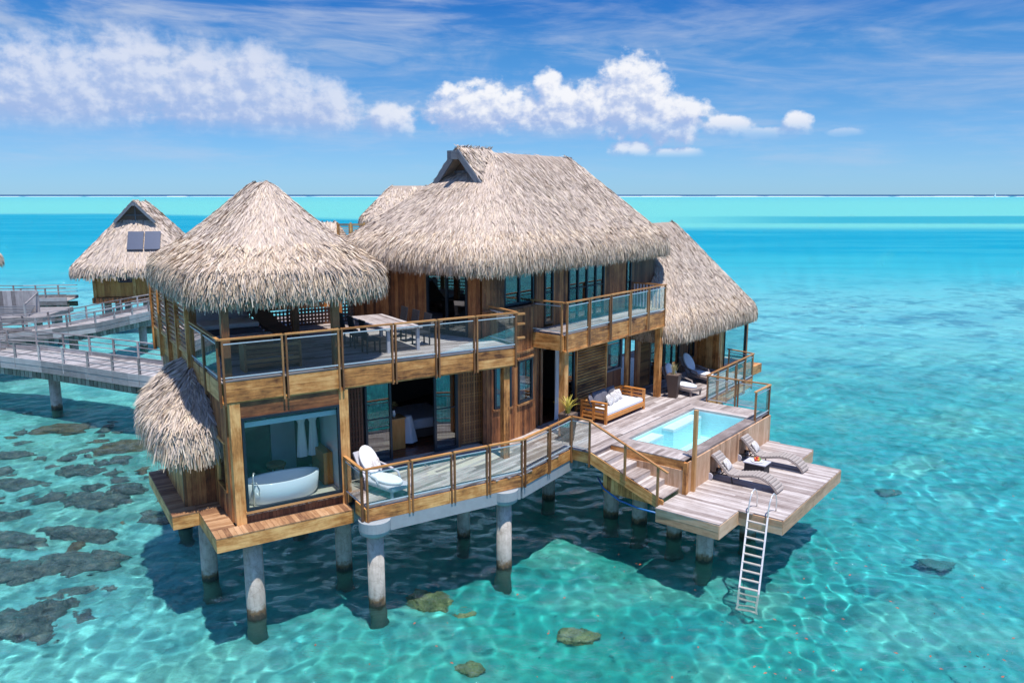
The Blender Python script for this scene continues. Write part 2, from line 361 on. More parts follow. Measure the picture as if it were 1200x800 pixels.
def mk_poolwater():
    m, x = mat('pool_water'); nt = x.nt; nt.nodes.remove(x.b)
    t = x.n('ShaderNodeBsdfTransparent'); t.inputs[0].default_value = (.80, .97, .98, 1); g = x.n('ShaderNodeBsdfGlossy'); g.inputs['Roughness'].default_value = .02
    p = x.n('ShaderNodeNewGeometry').outputs['Position']; b = x.bump(x.noise(p, 5, 4), .7, .06); x.put(g.inputs['Normal'], b); fr = schlick(x, .02, b)
    mx = x.n('ShaderNodeMixShader'); x.put(mx.inputs[0], fr); x.l.new(t.outputs[0], mx.inputs[1]); x.l.new(g.outputs[0], mx.inputs[2]); x.l.new(mx.outputs[0], x.out.inputs[0]); return m
M['poolwater'] = mk_poolwater()
def mk_rock(name, a, b, c):
    m, x = mat(name); g = x.n('ShaderNodeNewGeometry').outputs['Position']; n = x.noise(g, 3.2, 7, .68); n2 = x.noise(g, 14, 4, .6)
    x.put(x.b.inputs['Base Color'], x.ramp(x.m('ADD', x.m('MULTIPLY', n, .65), x.m('MULTIPLY', n2, .35)), [(.32, a), (.5, b), (.68, c)])); x.b.inputs['Roughness'].default_value = .95
    x.put(x.b.inputs['Normal'], x.bump(n2, 1., .12)); return m
M['coral'] = mk_rock('coral_rock', (.03, .085, .095), (.11, .18, .185), (.30, .32, .27))  # teal veil of light scattered in the water is mixed into these tones
M['brownrock'] = mk_rock('brown_rock', (.06, .10, .08), (.17, .16, .11), (.28, .27, .19))
M['stone'] = mk_rock('submerged_stone', (.04, .17, .18), (.07, .25, .26), (.13, .34, .33))  # underwater teal cast put into the colour, so the stones look faint
M['algae'] = mk_rock('algae_rock', (.08, .13, .05), (.20, .26, .12), (.38, .42, .24))
def mk_water():
    m, x = mat('sea_water'); nt = x.nt; nt.nodes.remove(x.b)
    rf = x.n('ShaderNodeBsdfRefraction'); rf.inputs['IOR'].default_value = 1.33; rf.inputs['Roughness'].default_value = 0; rf.inputs['Color'].default_value = (.92, 1, 1, 1)
    g = x.n('ShaderNodeBsdfGlossy'); g.inputs['Roughness'].default_value = .025
    p = x.n('ShaderNodeNewGeometry').outputs['Position']; py = x.xyz(p)[1]
    b1 = x.noise(x.scale(p, .5, 1., 1), 1.7, 6, .68, .4); b2 = x.noise(x.scale(p, .10, .22, 1), 1., 6, .65)
    hh = x.m('ADD', x.m('MULTIPLY', b1, x.mr(py, 18, 55, .24, .48)), x.m('MULTIPLY', x.m('MULTIPLY', b2, 1.1), x.mr(py, 40, 130)))
    bp = x.bump(hh, 1., 1.); x.put(g.inputs['Normal'], bp)
    fr = x.n('ShaderNodeFresnel'); fr.inputs[0].default_value = 1.33; x.put(fr.inputs['Normal'], bp)
    mx = x.n('ShaderNodeMixShader'); x.put(rf.inputs['Normal'], x.bump(x.noise(x.scale(p, .7, 1., 1), 3.6, 4, .6), 1., .009)); x.put(mx.inputs[0], x.m('MINIMUM', x.m('MULTIPLY', fr.outputs[0], .95), x.mr(py, 60, 160, .6, .16)))
    x.l.new(rf.outputs[0], mx.inputs[1]); x.l.new(g.outputs[0], mx.inputs[2]); x.l.new(mx.outputs[0], x.out.inputs[0]); return m
M['water'] = mk_water()
def mk_bed():
    m, x = mat('lagoon_bed'); p = x.n('ShaderNodeNewGeometry').outputs['Position']; px_, py_, pz_ = x.xyz(p)
    big = x.noise(p, .16, 5, .6, .6); med = x.noise(p, .55, 5, .65, .5); fine = x.noise(p, 3.5, 5, .7)
    near = x.mix(x.mr(px_, -12, 0), (.20, .60, .57), (.03, .40, .33))
    near = x.mix(x.mr(x.m('ADD', px_, x.m('MULTIPLY', py_, .25)), 8, 24), near, (.06, .45, .50))
    reef = x.m('MULTIPLY', x.mr(x.m('ADD', px_, x.m('MULTIPLY', x.m('SUBTRACT', big, .5), 8.)), -6.5, -9.5), x.m('MULTIPLY', x.mr(py_, 19.5, 23), x.mr(x.m('ADD', x.m('MULTIPLY', fine, .35), x.m('MULTIPLY', med, .65)), .44, .56)))
    near = x.mix(x.m('MULTIPLY', reef, .6), near, x.mix(fine, (.04, .14, .13), (.13, .25, .21)))
    near = x.mix(x.mr(med, .46, .66), near, x.mix(.5, near, (.02, .17, .19)))
    near = x.mix(x.mr(big, .52, .38), near, x.mix(.4, near, (.26, .62, .52)))
    near = x.mix(x.mr(fine, .38, .66, .0, .4), near, (.05, .22, .18))
    vo = x.n('ShaderNodeTexVoronoi', feature='F1'); x.put(vo.inputs['Vector'], x.v('ADD', p, x.v('SCALE', x.comb(fine, fine, fine), None))); vo.inputs['Scale'].default_value = 1.5
    near = x.mix(x.m('MULTIPLY', x.mr(vo.outputs['Distance'], .30, .16), x.m('MULTIPLY', x.mr(med, .40, .58), .6)), near, (.03, .16, .15))
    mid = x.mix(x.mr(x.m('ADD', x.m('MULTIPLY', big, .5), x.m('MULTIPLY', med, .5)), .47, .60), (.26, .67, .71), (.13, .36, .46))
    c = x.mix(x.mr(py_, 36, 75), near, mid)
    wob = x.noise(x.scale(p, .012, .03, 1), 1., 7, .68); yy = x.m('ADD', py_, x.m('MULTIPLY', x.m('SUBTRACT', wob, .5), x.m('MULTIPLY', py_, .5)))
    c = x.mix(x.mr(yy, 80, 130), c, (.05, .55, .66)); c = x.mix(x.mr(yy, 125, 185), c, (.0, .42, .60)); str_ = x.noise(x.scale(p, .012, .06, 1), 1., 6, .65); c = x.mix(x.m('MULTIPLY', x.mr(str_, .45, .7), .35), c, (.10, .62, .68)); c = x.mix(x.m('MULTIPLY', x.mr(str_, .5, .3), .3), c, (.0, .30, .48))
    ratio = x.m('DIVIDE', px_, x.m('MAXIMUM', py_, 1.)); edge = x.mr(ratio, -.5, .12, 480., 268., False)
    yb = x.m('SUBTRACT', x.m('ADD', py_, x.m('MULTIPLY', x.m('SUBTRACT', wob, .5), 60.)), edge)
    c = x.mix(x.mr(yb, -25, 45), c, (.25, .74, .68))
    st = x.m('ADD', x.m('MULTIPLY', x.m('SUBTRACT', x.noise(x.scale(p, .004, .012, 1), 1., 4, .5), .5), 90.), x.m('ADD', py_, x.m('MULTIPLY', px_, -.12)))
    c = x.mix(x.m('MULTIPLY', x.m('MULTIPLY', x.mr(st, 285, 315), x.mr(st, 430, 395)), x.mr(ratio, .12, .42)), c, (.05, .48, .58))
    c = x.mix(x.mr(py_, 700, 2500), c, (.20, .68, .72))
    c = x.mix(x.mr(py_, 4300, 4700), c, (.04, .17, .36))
    x.put(x.b.inputs['Base Color'], c); x.b.inputs['Roughness'].default_value = 1; x.b.inputs['Specular IOR Level'].default_value = 0
    return m
M['bed'] = mk_bed()

# ------------------------------------------------------------------ sea
def rowsgrid(ys, ang0, ang1, ncol, zf, extra=30.):
    t = np.linspace(ang0, ang1, ncol); wg = np.linspace(0, 1, 71)[1:]*(R(80)-ang1); t = np.concatenate([ang0-wg[::-1], t, ang1+wg]); ncol = len(t); Y = np.repeat(ys[:, None], ncol, 1); X = (Y+extra)*np.tan(t)[None, :]
    Z = zf(X, Y)
    if zf is waves: Z = Z*np.clip((R(44)-np.abs(t))/R(2), 0, 1)[None, :]
    return np.stack([X.ravel(), Y.ravel(), Z.ravel()], 1), ncol, len(ys)
def gridmesh(name, V, n, m_, mt, **kw):
    i = np.arange(n*m_).reshape(m_, n); qd = np.stack([i[:-1, :-1], i[:-1, 1:], i[1:, 1:], i[1:, :-1]], -1).reshape(-1, 4)
    me = bpy.data.meshes.new(name); me.vertices.add(len(V)); me.vertices.foreach_set('co', V.astype('f').ravel()); me.loops.add(qd.size); me.loops.foreach_set('vertex_index', qd.ravel().astype('i'))
    me.polygons.add(len(qd)); me.polygons.foreach_set('loop_start', (np.arange(len(qd))*4).astype('i')); me.update(calc_edges=True); me.polygons.foreach_set('use_smooth', [True]*len(qd)); me.materials.append(mt)
    o = bpy.data.objects.new(name, me); link(o)
    for k, v in kw.items(): o[k] = v
    return o
WV = []
rw = np.random.default_rng(5)
for _ in range(60):
    l = rw.uniform(.30, .95); WV.append((l, rw.uniform(0, 6.283), rw.uniform(0, 6.283), .0021*l))
for _ in range(12):
    l = rw.uniform(1.3, 6); WV.append((l, R(250)+rw.normal(0, .6), rw.uniform(0, 6.283), .0040*l))
def waves(X, Y):
    Z = np.zeros_like(X)
    for l, a, p, h in WV:
        k = 2*math.pi/l; fade = np.clip(2.2-Y*.0035*8/l*1.0, 0, 1)
        Z += h*fade*np.sin(k*(X*math.cos(a)+Y*math.sin(a))+p)
    G_ = .78+.38*np.sin(X*.23+1.3*np.sin(Y*.17)+.7)*np.sin(Y*.31+X*.09)+.2*np.sin(X*.61-Y*.47)
    return Z*np.where(Y < 100, G_, 1.)
ys = [6.]
while ys[-1] < 90: ys.append(ys[-1]+.02+ys[-1]*.0012)
while ys[-1] < 50000: ys.append(ys[-1]*1.12)
V, n_, m_ = rowsgrid(np.array(ys), R(-42), R(42), 1700, waves, 14.)
sea = gridmesh('sea_water', V, n_, m_, M['water'], kind='structure'); sea.cycles.is_caustics_caster = True
def bedz(X, Y):
    Z = -1.55 - .02*np.clip(X, -5, 30) - .012*np.clip(Y-30, 0, 80) + .16*np.sin(X*.7+1)*np.sin(Y*.55) + .07*np.sin(X*1.9+Y)*np.sin(Y*1.7-X*.6)
    return np.where(Y > 100, -2.6, Z)
ys2 = list(np.arange(2, 100, .45))
while ys2[-1] < 50000: ys2.append(ys2[-1]*1.18)
V, n_, m_ = rowsgrid(np.array(ys2), R(-58), R(58), 260, bedz, 14.)
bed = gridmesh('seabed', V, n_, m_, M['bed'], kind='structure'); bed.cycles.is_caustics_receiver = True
g = G()
x = -5200.
while x < 5200:
    l = random.uniform(90, 420); wd = random.uniform(15, 45) if random.random() < .7 else random.uniform(70, 130); z = 1.2+wd*.012
    y0 = 4250+random.uniform(-30, 30)
    g.hexa([(x, y0, .2), (x+l, y0, .2), (x+l*.9, y0+wd, .2), (x+l*.1, y0+wd, .2), (x+l*.15, y0+5, z), (x+l*.85, y0+5, z), (x+l*.8, y0+wd*.7, z), (x+l*.2, y0+wd*.7, z)])
    x += l*random.uniform(.6, .95)
build('surf', g, M['foam'], kind='structure')
g = G(); g.box(2505, 2511, 4200, 4206, 0, 9); g.beam((2508, 4203, 9), (2508, 4203, 20), 2.4, 2.4)
build('channel_marker', g, M['foam'], label='tiny white marker standing on the reef line at the horizon', cat='marker')

# ------------------------------------------------------------------ thatch
def roof_surface(x0, x1, y0, y1, ze, rx0, rx1, ry, zr, rad=1.2, roll=.35, sag=0.0, axis='x', topround=.03):
    """hip roof over a rounded rectangle; ridge along axis from r0 to r1"""
    # perimeter samples
    P = []; Nn = 40
    cx = [(x1-rad, y0+rad, -90), (x1-rad, y1-rad, 0), (x0+rad, y1-rad, 90), (x0+rad, y0+rad, 180)]
    pts = []
    for (a, b, s0) in cx:
        for k in range(13):
            t = R(s0+90*k/12); pts.append((a+rad*math.cos(t), b+rad*math.sin(t)))
    pts.append(pts[0]); pts = np.array(pts); seg = np.hypot(*np.diff(pts, axis=0).T); cum = np.concatenate([[0], np.cumsum(seg)]); per = cum[-1]
    def S(s, t):
        s = np.asarray(s) % 1.; t = np.asarray(t)
        ex = np.interp(s*per, cum, pts[:, 0]); ey = np.interp(s*per, cum, pts[:, 1])
        if axis == 'x': rx = np.clip(ex, rx0, rx1); rry = np.full_like(ex, ry)
        else: rry = np.clip(ey, rx0, rx1); rx = np.full_like(ex, ry)
        tt = np.clip((t-.9)/.1, 0, 1); h = np.where(t < .9, t, .9+.1*np.sin(tt*math.pi/2)*.75)
        h = h/.975
        z = zr-(zr-ze)*(np.sqrt(t*t+topround*topround)-topround) - roll*tt*tt + sag*np.sin(t*math.pi)
        return np.stack([rx+(ex-rx)*h, rry+(ey-rry)*h, z], -1)
    return S, per
def norm(v): return v/np.maximum(np.linalg.norm(v, axis=-1, keepdims=True), 1e-9)
def blades(gs, S, fr, n, tf, ln, wd, lift, per, r=(0, 1), droop=0., sides=None, skew=.12, seed=0):
    rg = np.random.default_rng(seed); s = rg.random(n)
    if sides is not None: s = sides[0]+(sides[1]-sides[0])*s
    t = tf(rg.random(n)); e = 1e-3
    P = S(s, t); Pt = S(s, np.minimum(t+e, 1.0)) - S(s, np.minimum(t+e, 1.0)-e); Ps = S(s+e, t)-S(s-e, t)
    dn = norm(Pt); sd = norm(Ps); nn = norm(np.cross(sd, dn)); nn *= np.where(nn[:, 2:] < 0, -1, 1)
    L = rg.uniform(*ln, n)[:, None]; Wd = rg.uniform(*wd, n)[:, None]; sk = rg.normal(0, skew, n)[:, None]
    dd = norm(dn+sd*sk); lf = rg.uniform(*lift, n)[:, None]
    a = P + nn*.02 - dd*L*.35; b = P+nn*(lf*.45+.03)+dd*L*.15; c = P+nn*lf+dd*L*.65
    c[:, 2] -= droop*rg.uniform(.5, 1.2, n)*L[:, 0]; b[:, 2] -= droop*.2*L[:, 0]
    wv = norm(np.cross(dd, nn)) * Wd*.5; tw = nn*(rg.normal(0, .3, n)[:, None])*Wd
    V = np.stack([a-wv*.7, a+wv*.7, b-wv+tw, b+wv-tw, c-wv*.35, c+wv*.35], 1).reshape(-1, 3)
    gs.append((fr.w(V), rg.uniform(r[0], r[1], n)))
def build_blades(name, gs, mt, parent, label=None):
    V = np.concatenate([a for a, _ in gs]); rn = np.concatenate([b for _, b in gs]); n = len(rn)
    p = parent
    while p.parent is not None: p = p.parent
    f, zz = FRAME[p.name]; V = f.inv(V); V[:, 2] -= zz
    base = np.arange(n)[:, None]*6; qd = np.concatenate([base+np.array([[0, 1, 3, 2]]), base+np.array([[2, 3, 5, 4]])], 1).reshape(-1, 4)
    me = bpy.data.meshes.new(name); me.vertices.add(len(V)); me.vertices.foreach_set('co', V.astype('f').ravel()); me.loops.add(qd.size); me.loops.foreach_set('vertex_index', qd.ravel().astype('i'))
    me.polygons.add(len(qd)); me.polygons.foreach_set('loop_start', (np.arange(len(qd))*4).astype('i')); me.update(calc_edges=True)
    uv = me.uv_layers.new(name='UVMap'); rr = np.repeat(rn, 8)*77; lu = np.tile([0, .3, .3, 0, 0, .3, .3, 0], n)+rr; lv = np.tile([0, 0, .5, .5, .5, .5, 1, 1], n)
    uv.data.foreach_set('uv', np.stack([lu, lv], 1).astype('f').ravel())
    a = me.attributes.new('rnd', 'FLOAT', 'FACE'); a.data.foreach_set('value', np.repeat(rn, 2).astype('f')); me.materials.append(mt)
    o = bpy.data.objects.new(name, me); link(o, parent)
    if label: o['label'] = label
    return o
def shell(S, fr, parent, name, ns=90, nt=16, th=.28):
    g = G(fr); s = np.linspace(0, 1, ns); t = np.linspace(0, 1, nt)
    V = []
    for k in t:
        q1 = S(s, np.full(ns, k)); V.append(q1)
    V = np.concatenate(V); V2 = V.copy(); V2[:, 2] -= th
    F = []
    for j in range(nt-1):
        for i in range(ns-1):
            a = j*ns+i; F.append((a, a+ns, a+ns+1, a+1)); F.append(tuple(ns*nt+v for v in (a, a+1, a+ns+1, a+ns)))
    for i in range(ns-1):
        a = (nt-1)*ns+i; F.append((a, a+ns*nt, a+ns*nt+1, a+1))
    g.add(np.concatenate([V, V2]), F); return build(name, g, M['thatchbase'], parent, smooth=True)
def thatch(S, per, fr, parent, dens, slope, name='thatch', wd=(.03, .06), fr_n=None, seed=1, rough=1., fringe_len=(.35, .75)):
    n = int(per*slope*.55*dens*3.0); gs = []
    blades(gs, S, fr, n, lambda u: np.sqrt(u)*.97+.005, (.25, .6), (wd[0]*.5, wd[1]*.52), (.008, .028), per, (0.08, .70), seed=seed, skew=.15)
    blades(gs, S, fr, n//6, lambda u: np.sqrt(u)*.97+.005, (.3, .7), (wd[0]*.5, wd[1]*.6), (.025, .07), per, (.3, 1.), seed=seed+1, skew=.2)
    build_blades(name, gs, M['thatch'], parent)
    gs = []; m_n = fr_n or int(per*260)
    blades(gs, S, fr, m_n, lambda u: (.80-.14*(rough > 1.2))+(.2+.14*(rough > 1.2))*u**.8, (.28, .55+.2*(rough > 1.2)), (wd[0]*.65, wd[1]*.75), (.03, .09*rough), per, (.1, 1.), droop=.10, seed=seed+2, skew=.22*rough)
    blades(gs, S, fr, m_n, lambda u: .95+.05*u, fringe_len, (wd[0]*.65, wd[1]*.75), (.0, .10*rough), per, (0., 1.), droop=.25, seed=seed+3, skew=.2*rough)
    blades(gs, S, fr, int(m_n*.5), lambda u: .985+.015*u, fringe_len, (wd[0], wd[1]), (-.2, .0), per, (0., .7), droop=.3, seed=seed+4, skew=.2)
    build_blades('thatch_fringe', gs, M['fringe'], parent)

# ------------------------------------------------------------------ generic villa builders
def planks(g, polys, z, axis='x', w_=.145, gap=.008, th=.035, lmin=2.4, lmax=4.2, rr=None):
    k = 0 if axis == 'x' else 1
    allp = [p for po in polys for p in po]; lo = min(p[1-k] for p in allp); hi = max(p[1-k] for p in allp)
    def cuts(c):
        xs = []
        for po in polys:
            for i in range(len(po)):
                p, q_ = po[i], po[(i+1) % len(po)]
                if (p[1-k] <= c) != (q_[1-k] <= c): xs.append(p[k]+(c-p[1-k])/(q_[1-k]-p[1-k])*(q_[k]-p[k]))
        return sorted(xs)
    c = lo
    while c < hi-.01:
        c1 = min(c+w_-gap, hi); xm = cuts((c+c1)/2); xa = cuts(c+1e-4); xb = cuts(c1-1e-4)
        if not (len(xa) == len(xb) == len(xm)) or any(abs(p-q_) > .5 for p, q_ in zip(xa, xb)): xa = xb = xm
        for i in range(0, len(xm)-1, 2):
            s0, s1 = xm[i], xm[i+1]; st = s0; first = True
            while st < s1-1e-3:
                en = st+random.uniform(lmin, lmax)
                if s1-en < .8: en = s1
                a0 = xa[i] if first else st; a1 = xb[i] if first else st
                b0 = xa[i+1] if en == s1 else en-.004; b1 = xb[i+1] if en == s1 else en-.004
                q4 = [(a0, c), (b0, c), (b1, c1), (a1, c1)]
                if k == 1: q4 = [(b, a) for a, b in q4][::-1]; q4 = q4[3:]+q4[:3]
                dz = random.uniform(-.002, .002)
                g.hexa([(x_, y_, z-th+dz) for x_, y_ in q4]+[(x_, y_, z+dz) for x_, y_ in q4], None, rr); st = en; first = False
        c += w_
def cladding(g, p, q_, z0, z1, th=.04, bw=.14, gap=.006, hor=False):
    p, q_ = Vector(p), Vector(q_); L = (q_-p).length; d_ = (q_-p)/L; nrm = Vector((d_.y, -d_.x))*th
    if hor:
        z = z0
        while z < z1-.01:
            zz = min(z+bw-gap, z1); a, b = p, q_
            g.hexa([(a.x+nrm.x, a.y+nrm.y, z), (b.x+nrm.x, b.y+nrm.y, z), (b.x, b.y, z), (a.x, a.y, z), (a.x+nrm.x, a.y+nrm.y, zz), (b.x+nrm.x, b.y+nrm.y, zz), (b.x, b.y, zz), (a.x, a.y, zz)], 0); z += bw
        return
    n = max(1, round(L/bw)); s = L/n
    for i in range(n):
        a = p+d_*(i*s); b = p+d_*((i+1)*s-gap)
        g.hexa([(a.x+nrm.x, a.y+nrm.y, z0), (b.x+nrm.x, b.y+nrm.y, z0), (b.x, b.y, z0), (a.x, a.y, z0), (a.x+nrm.x, a.y+nrm.y, z1), (b.x+nrm.x, b.y+nrm.y, z1), (b.x, b.y, z1), (a.x, a.y, z1)], 2)
def obox(g, p, q_, z0, z1, t0, t1, long=None, r=None):
    """box along segment p-q (2D), thickness from t0 to t1 on the outer (right-hand) side"""
    p, q_ = Vector(p), Vector(q_); d_ = (q_-p).normalized(); n = Vector((d_.y, -d_.x))
    P = [p+n*t1, q_+n*t1, q_+n*t0, p+n*t0]
    g.hexa([(v.x, v.y, z0) for v in P]+[(v.x, v.y, z1) for v in P], long, r)
def window(parent, fr, p, q_, z0, z1, fw=.06, mull=0, frame='alu', glass='winglass', dep=.08, rows=0, name='window', label=None, off=.01):
    p, q_ = Vector(p), Vector(q_); L = (q_-p).length; d_ = (q_-p)/L; g = G(fr)
    obox(g, p, q_, z0, z0+fw, -.02+off, dep+off); obox(g, p, q_, z1-fw, z1, -.02+off, dep+off)
    xs = [0]+[L*(i+1)/(mull+1)-fw/2 for i in range(mull)]+[L-fw]
    for s in xs: obox(g, p+d_*s, p+d_*(s+fw), z0+fw, z1-fw, -.018+off, dep-.002+off)
    for i in range(rows):
        zz = z0+(z1-z0)*(i+1)/(rows+1); obox(g, p+d_*fw, q_-d_*fw, zz-.015, zz+.015, .0+off, dep-.02+off)
    f = build(name, g, M[frame], parent, label=label)
    for i in range(mull+1):
        g = G(fr); a = p+d_*(xs[i]+fw); b = p+d_*xs[i+1]; obox(g, a, b, z0+fw, z1-fw, .02+off, .032+off); build('pane', g, M[glass], f)
    return f
def louvre(parent, fr, p, q_, z0, z1, st=.085, frame='post', slat='post', name='louvre_panel', fw=.07):
    p, q_ = Vector(p), Vector(q_); L = (q_-p).length; d_ = (q_-p)/L; n = Vector((d_.y, -d_.x)); g = G(fr)
    for s in (0, L-fw): obox(g, p+d_*s, p+d_*(s+fw), z0, z1, 0, .07)
    for zz in (z0, z1-fw): obox(g, p+d_*fw, q_-d_*fw, zz, zz+fw, .002, .068)
    z = z0+fw+.03; a = p+d_*fw; b = q_-d_*fw
    while z < z1-fw-.03:
        o1 = a+n*.06; o2 = b+n*.06; i1 = a+n*.01; i2 = b+n*.01
        g.hexa([(o1.x, o1.y, z-.02), (o2.x, o2.y, z-.02), (i2.x, i2.y, z+.025), (i1.x, i1.y, z+.025), (o1.x, o1.y, z-.004), (o2.x, o2.y, z-.004), (i2.x, i2.y, z+.041), (i1.x, i1.y, z+.041)], 0); z += st
    return build(name, g, M[slat], parent)
def lattice(parent, fr, p, q_, z0, z1, st=.11, bar=.035, mt='darkclad', name='lattice_panel', th=.04):
    p, q_ = Vector(p), Vector(q_); L = (q_-p).length; d_ = (q_-p)/L; g = G(fr)
    z = z0
    while z < z1: obox(g, p, q_, z, z+bar, 0, th*.5, 0); z += st
    s = 0
    while s < L: obox(g, p+d_*s, p+d_*min(s+bar, L), z0, z1, th*.5+.001, th, 2); s += st
    return build(name, g, M[mt], parent)
def curtain(parent, fr, p, q_, z0, z1, waves_=8, amp=.05, mt='curtain'):
    p, q_ = Vector(p), Vector(q_); d_ = (q_-p); n = Vector((d_.y, -d_.x)).normalized(); g = G(fr)
    def fn(u, v):
        c = p+d_*u+n*(amp*math.sin(u*waves_*6.28+math.sin(v*3))*(.6+.4*v)); return (c.x, c.y, z0+(z1-z0)*v)
    g.grid(fn, waves_*8+1, 6); return build('curtain', g, M[mt], parent, smooth=True)
def railing(fr, segs, zd, label, group=None, zb=None, h=1.12, name='glass_railing', glass='glass', ends=(True, True), cat='railing', top=None):
    """segs: list of (p, q, npanels); outward side is on the right of p->q"""
    t = thing(name, label, cat, Fr(*fr.w([(segs[0][0][0], segs[0][0][1], 0)])[0][:2], fr.th), zd, group)
    gh = G(fr); gr = G(fr); zb = zd-.55 if zb is None else zb; pw = .05
    for p, q_, n in segs:
        p, q_ = Vector(p), Vector(q_); L = (q_-p).length; d_ = (q_-p)/L; nr = Vector((d_.y, -d_.x))
        a = p+nr*.03-d_*.03; b = q_+nr*.03+d_*.03
        gh.beam((a.x, a.y, zd+h), (b.x, b.y, zd+h), .095, .045)
        step = L/n
        for i in range(n):
            s0 = i*step+.055; s1 = (i+1)*step-.055
            for s in (s0, s1):
                gp = G(fr); c0 = p+d_*(s-pw/2); c1 = p+d_*(s+pw/2); obox(gp, c0, c1, zb, zd+h-.024, .0, .075, 2); build('post', gp, M['post'], t)
            g0 = p+d_*(s0+pw/2+.005); g1 = p+d_*(s1-pw/2-.005)
            gg = G(fr); obox(gg, g0, g1, zd+.12, zd+h-.14, .035, .045); build('glass_pane', gg, M[glass], t)
            for zz in (zd+.09, zd+h-.14): gr = G(fr); obox(gr, g0, g1, zz, zz+.03, .025, .055); build('glass_channel', gr, M['rod'], t)
    build('handrail', gh, M['rail'], t)
    return t
def a2b(x, y): p = B.inv(A.w([(x, y, 0)])); return (float(p[0][0]), float(p[0][1]))
def b2a(x, y): p = A.inv(B.w([(x, y, 0)])); return (float(p[0][0]), float(p[0][1]))
U = 6.7; D1 = 3.0; T = 1.85
villa = thing('overwater_villa', 'large two storey golden timber villa on piles with three thatched roofs and glass balconies', 'villa', A)
# ---- roofs
S, per = roof_surface(-2.6, 10.6, 1.42, 9.6, 9.42, 2.4, 7.6, 5.5, 13.1, 1.3)
main_roof = shell(S, B, villa, 'main_roof')
thatch(S, per, B, main_roof, 150, 6.0, seed=10, wd=(.025, .05), fringe_len=(.25, .48))
S, per = roof_surface(-.1, 5.45, -.1, 8.6, 9.25, 3.5, 4.8, 2.8, 11.86, 1.5, .42, sag=-.16, topround=.05, axis='y')
gaz_roof = shell(S, A, villa, 'gazebo_roof')
thatch(S, per, A, gaz_roof, 210, 4.4, seed=20, wd=(.026, .056), rough=1.5, fringe_len=(.3, .6), fr_n=9000)
S, per = roof_surface(8.3, 17.4, .1, 7.9, 5.78, 12.0, 14.9, 4.0, 10.15, .9)
ann_roof = shell(S, B, villa, 'annex_roof')
thatch(S, per, B, ann_roof, 150, 6.2, seed=30, wd=(.025, .05), fringe_len=(.22, .42))
def S_al(s, t):    # lean-to canopy over the outdoor shower, half cone against the wall
    s = np.asarray(s); t = np.asarray(t)
    px_ = np.array([.52, -.3, -.88, -1.12, -1.12, -.9, -.35, .52]); py_ = np.array([1.25, 1.2, 1.45, 2.4, 5.0, 6.3, 6.9, 7.0]); k = np.linspace(0, 1, 8)
    ex = np.interp(s, k, px_); ey = np.interp(s, k, py_)
    ry = np.clip(ey, 4.0, 5.3); rx = np.full_like(ex, .45)
    tt = np.clip((t-.85)/.15, 0, 1); h = t*(1-.06*tt)
    z = 6.45-(6.45-4.9)*(t*.55+.45*t*t)-.3*tt*tt
    return np.stack([rx+(ex-rx)*h, ry+(ey-ry)*h, z], -1)
al_roof = shell(S_al, A, villa, 'shower_roof', 60, 14, .2)
gs = []
blades(gs, S_al, A, 5200, lambda u: np.sqrt(u)*.97+.01, (.3, .75), (.025, .055), (.02, .12), 9, (.05, .85), seed=41, sides=(.01, .99))
blades(gs, S_al, A, 1500, lambda u: np.sqrt(u)*.97+.01, (.4, .9), (.02, .04), (.08, .2), 9, (.3, 1), seed=42, sides=(.01, .99), skew=.3)
build_blades('thatch', gs, M['thatch'], al_roof)
gs = []
blades(gs, S_al, A, 2400, lambda u: .85+.15*u, (.3, .62), (.025, .05), (.03, .15), 9, (.1, 1), droop=.5, seed=43, sides=(.01, .99), skew=.2)
blades(gs, S_al, A, 1500, lambda u: .97+.03*u, (.2, .5), (.025, .05), (-.2, .05), 9, (0, 1), droop=.7, seed=44, sides=(.01, .99))
build_blades('thatch_fringe', gs, M['fringe'], al_roof)
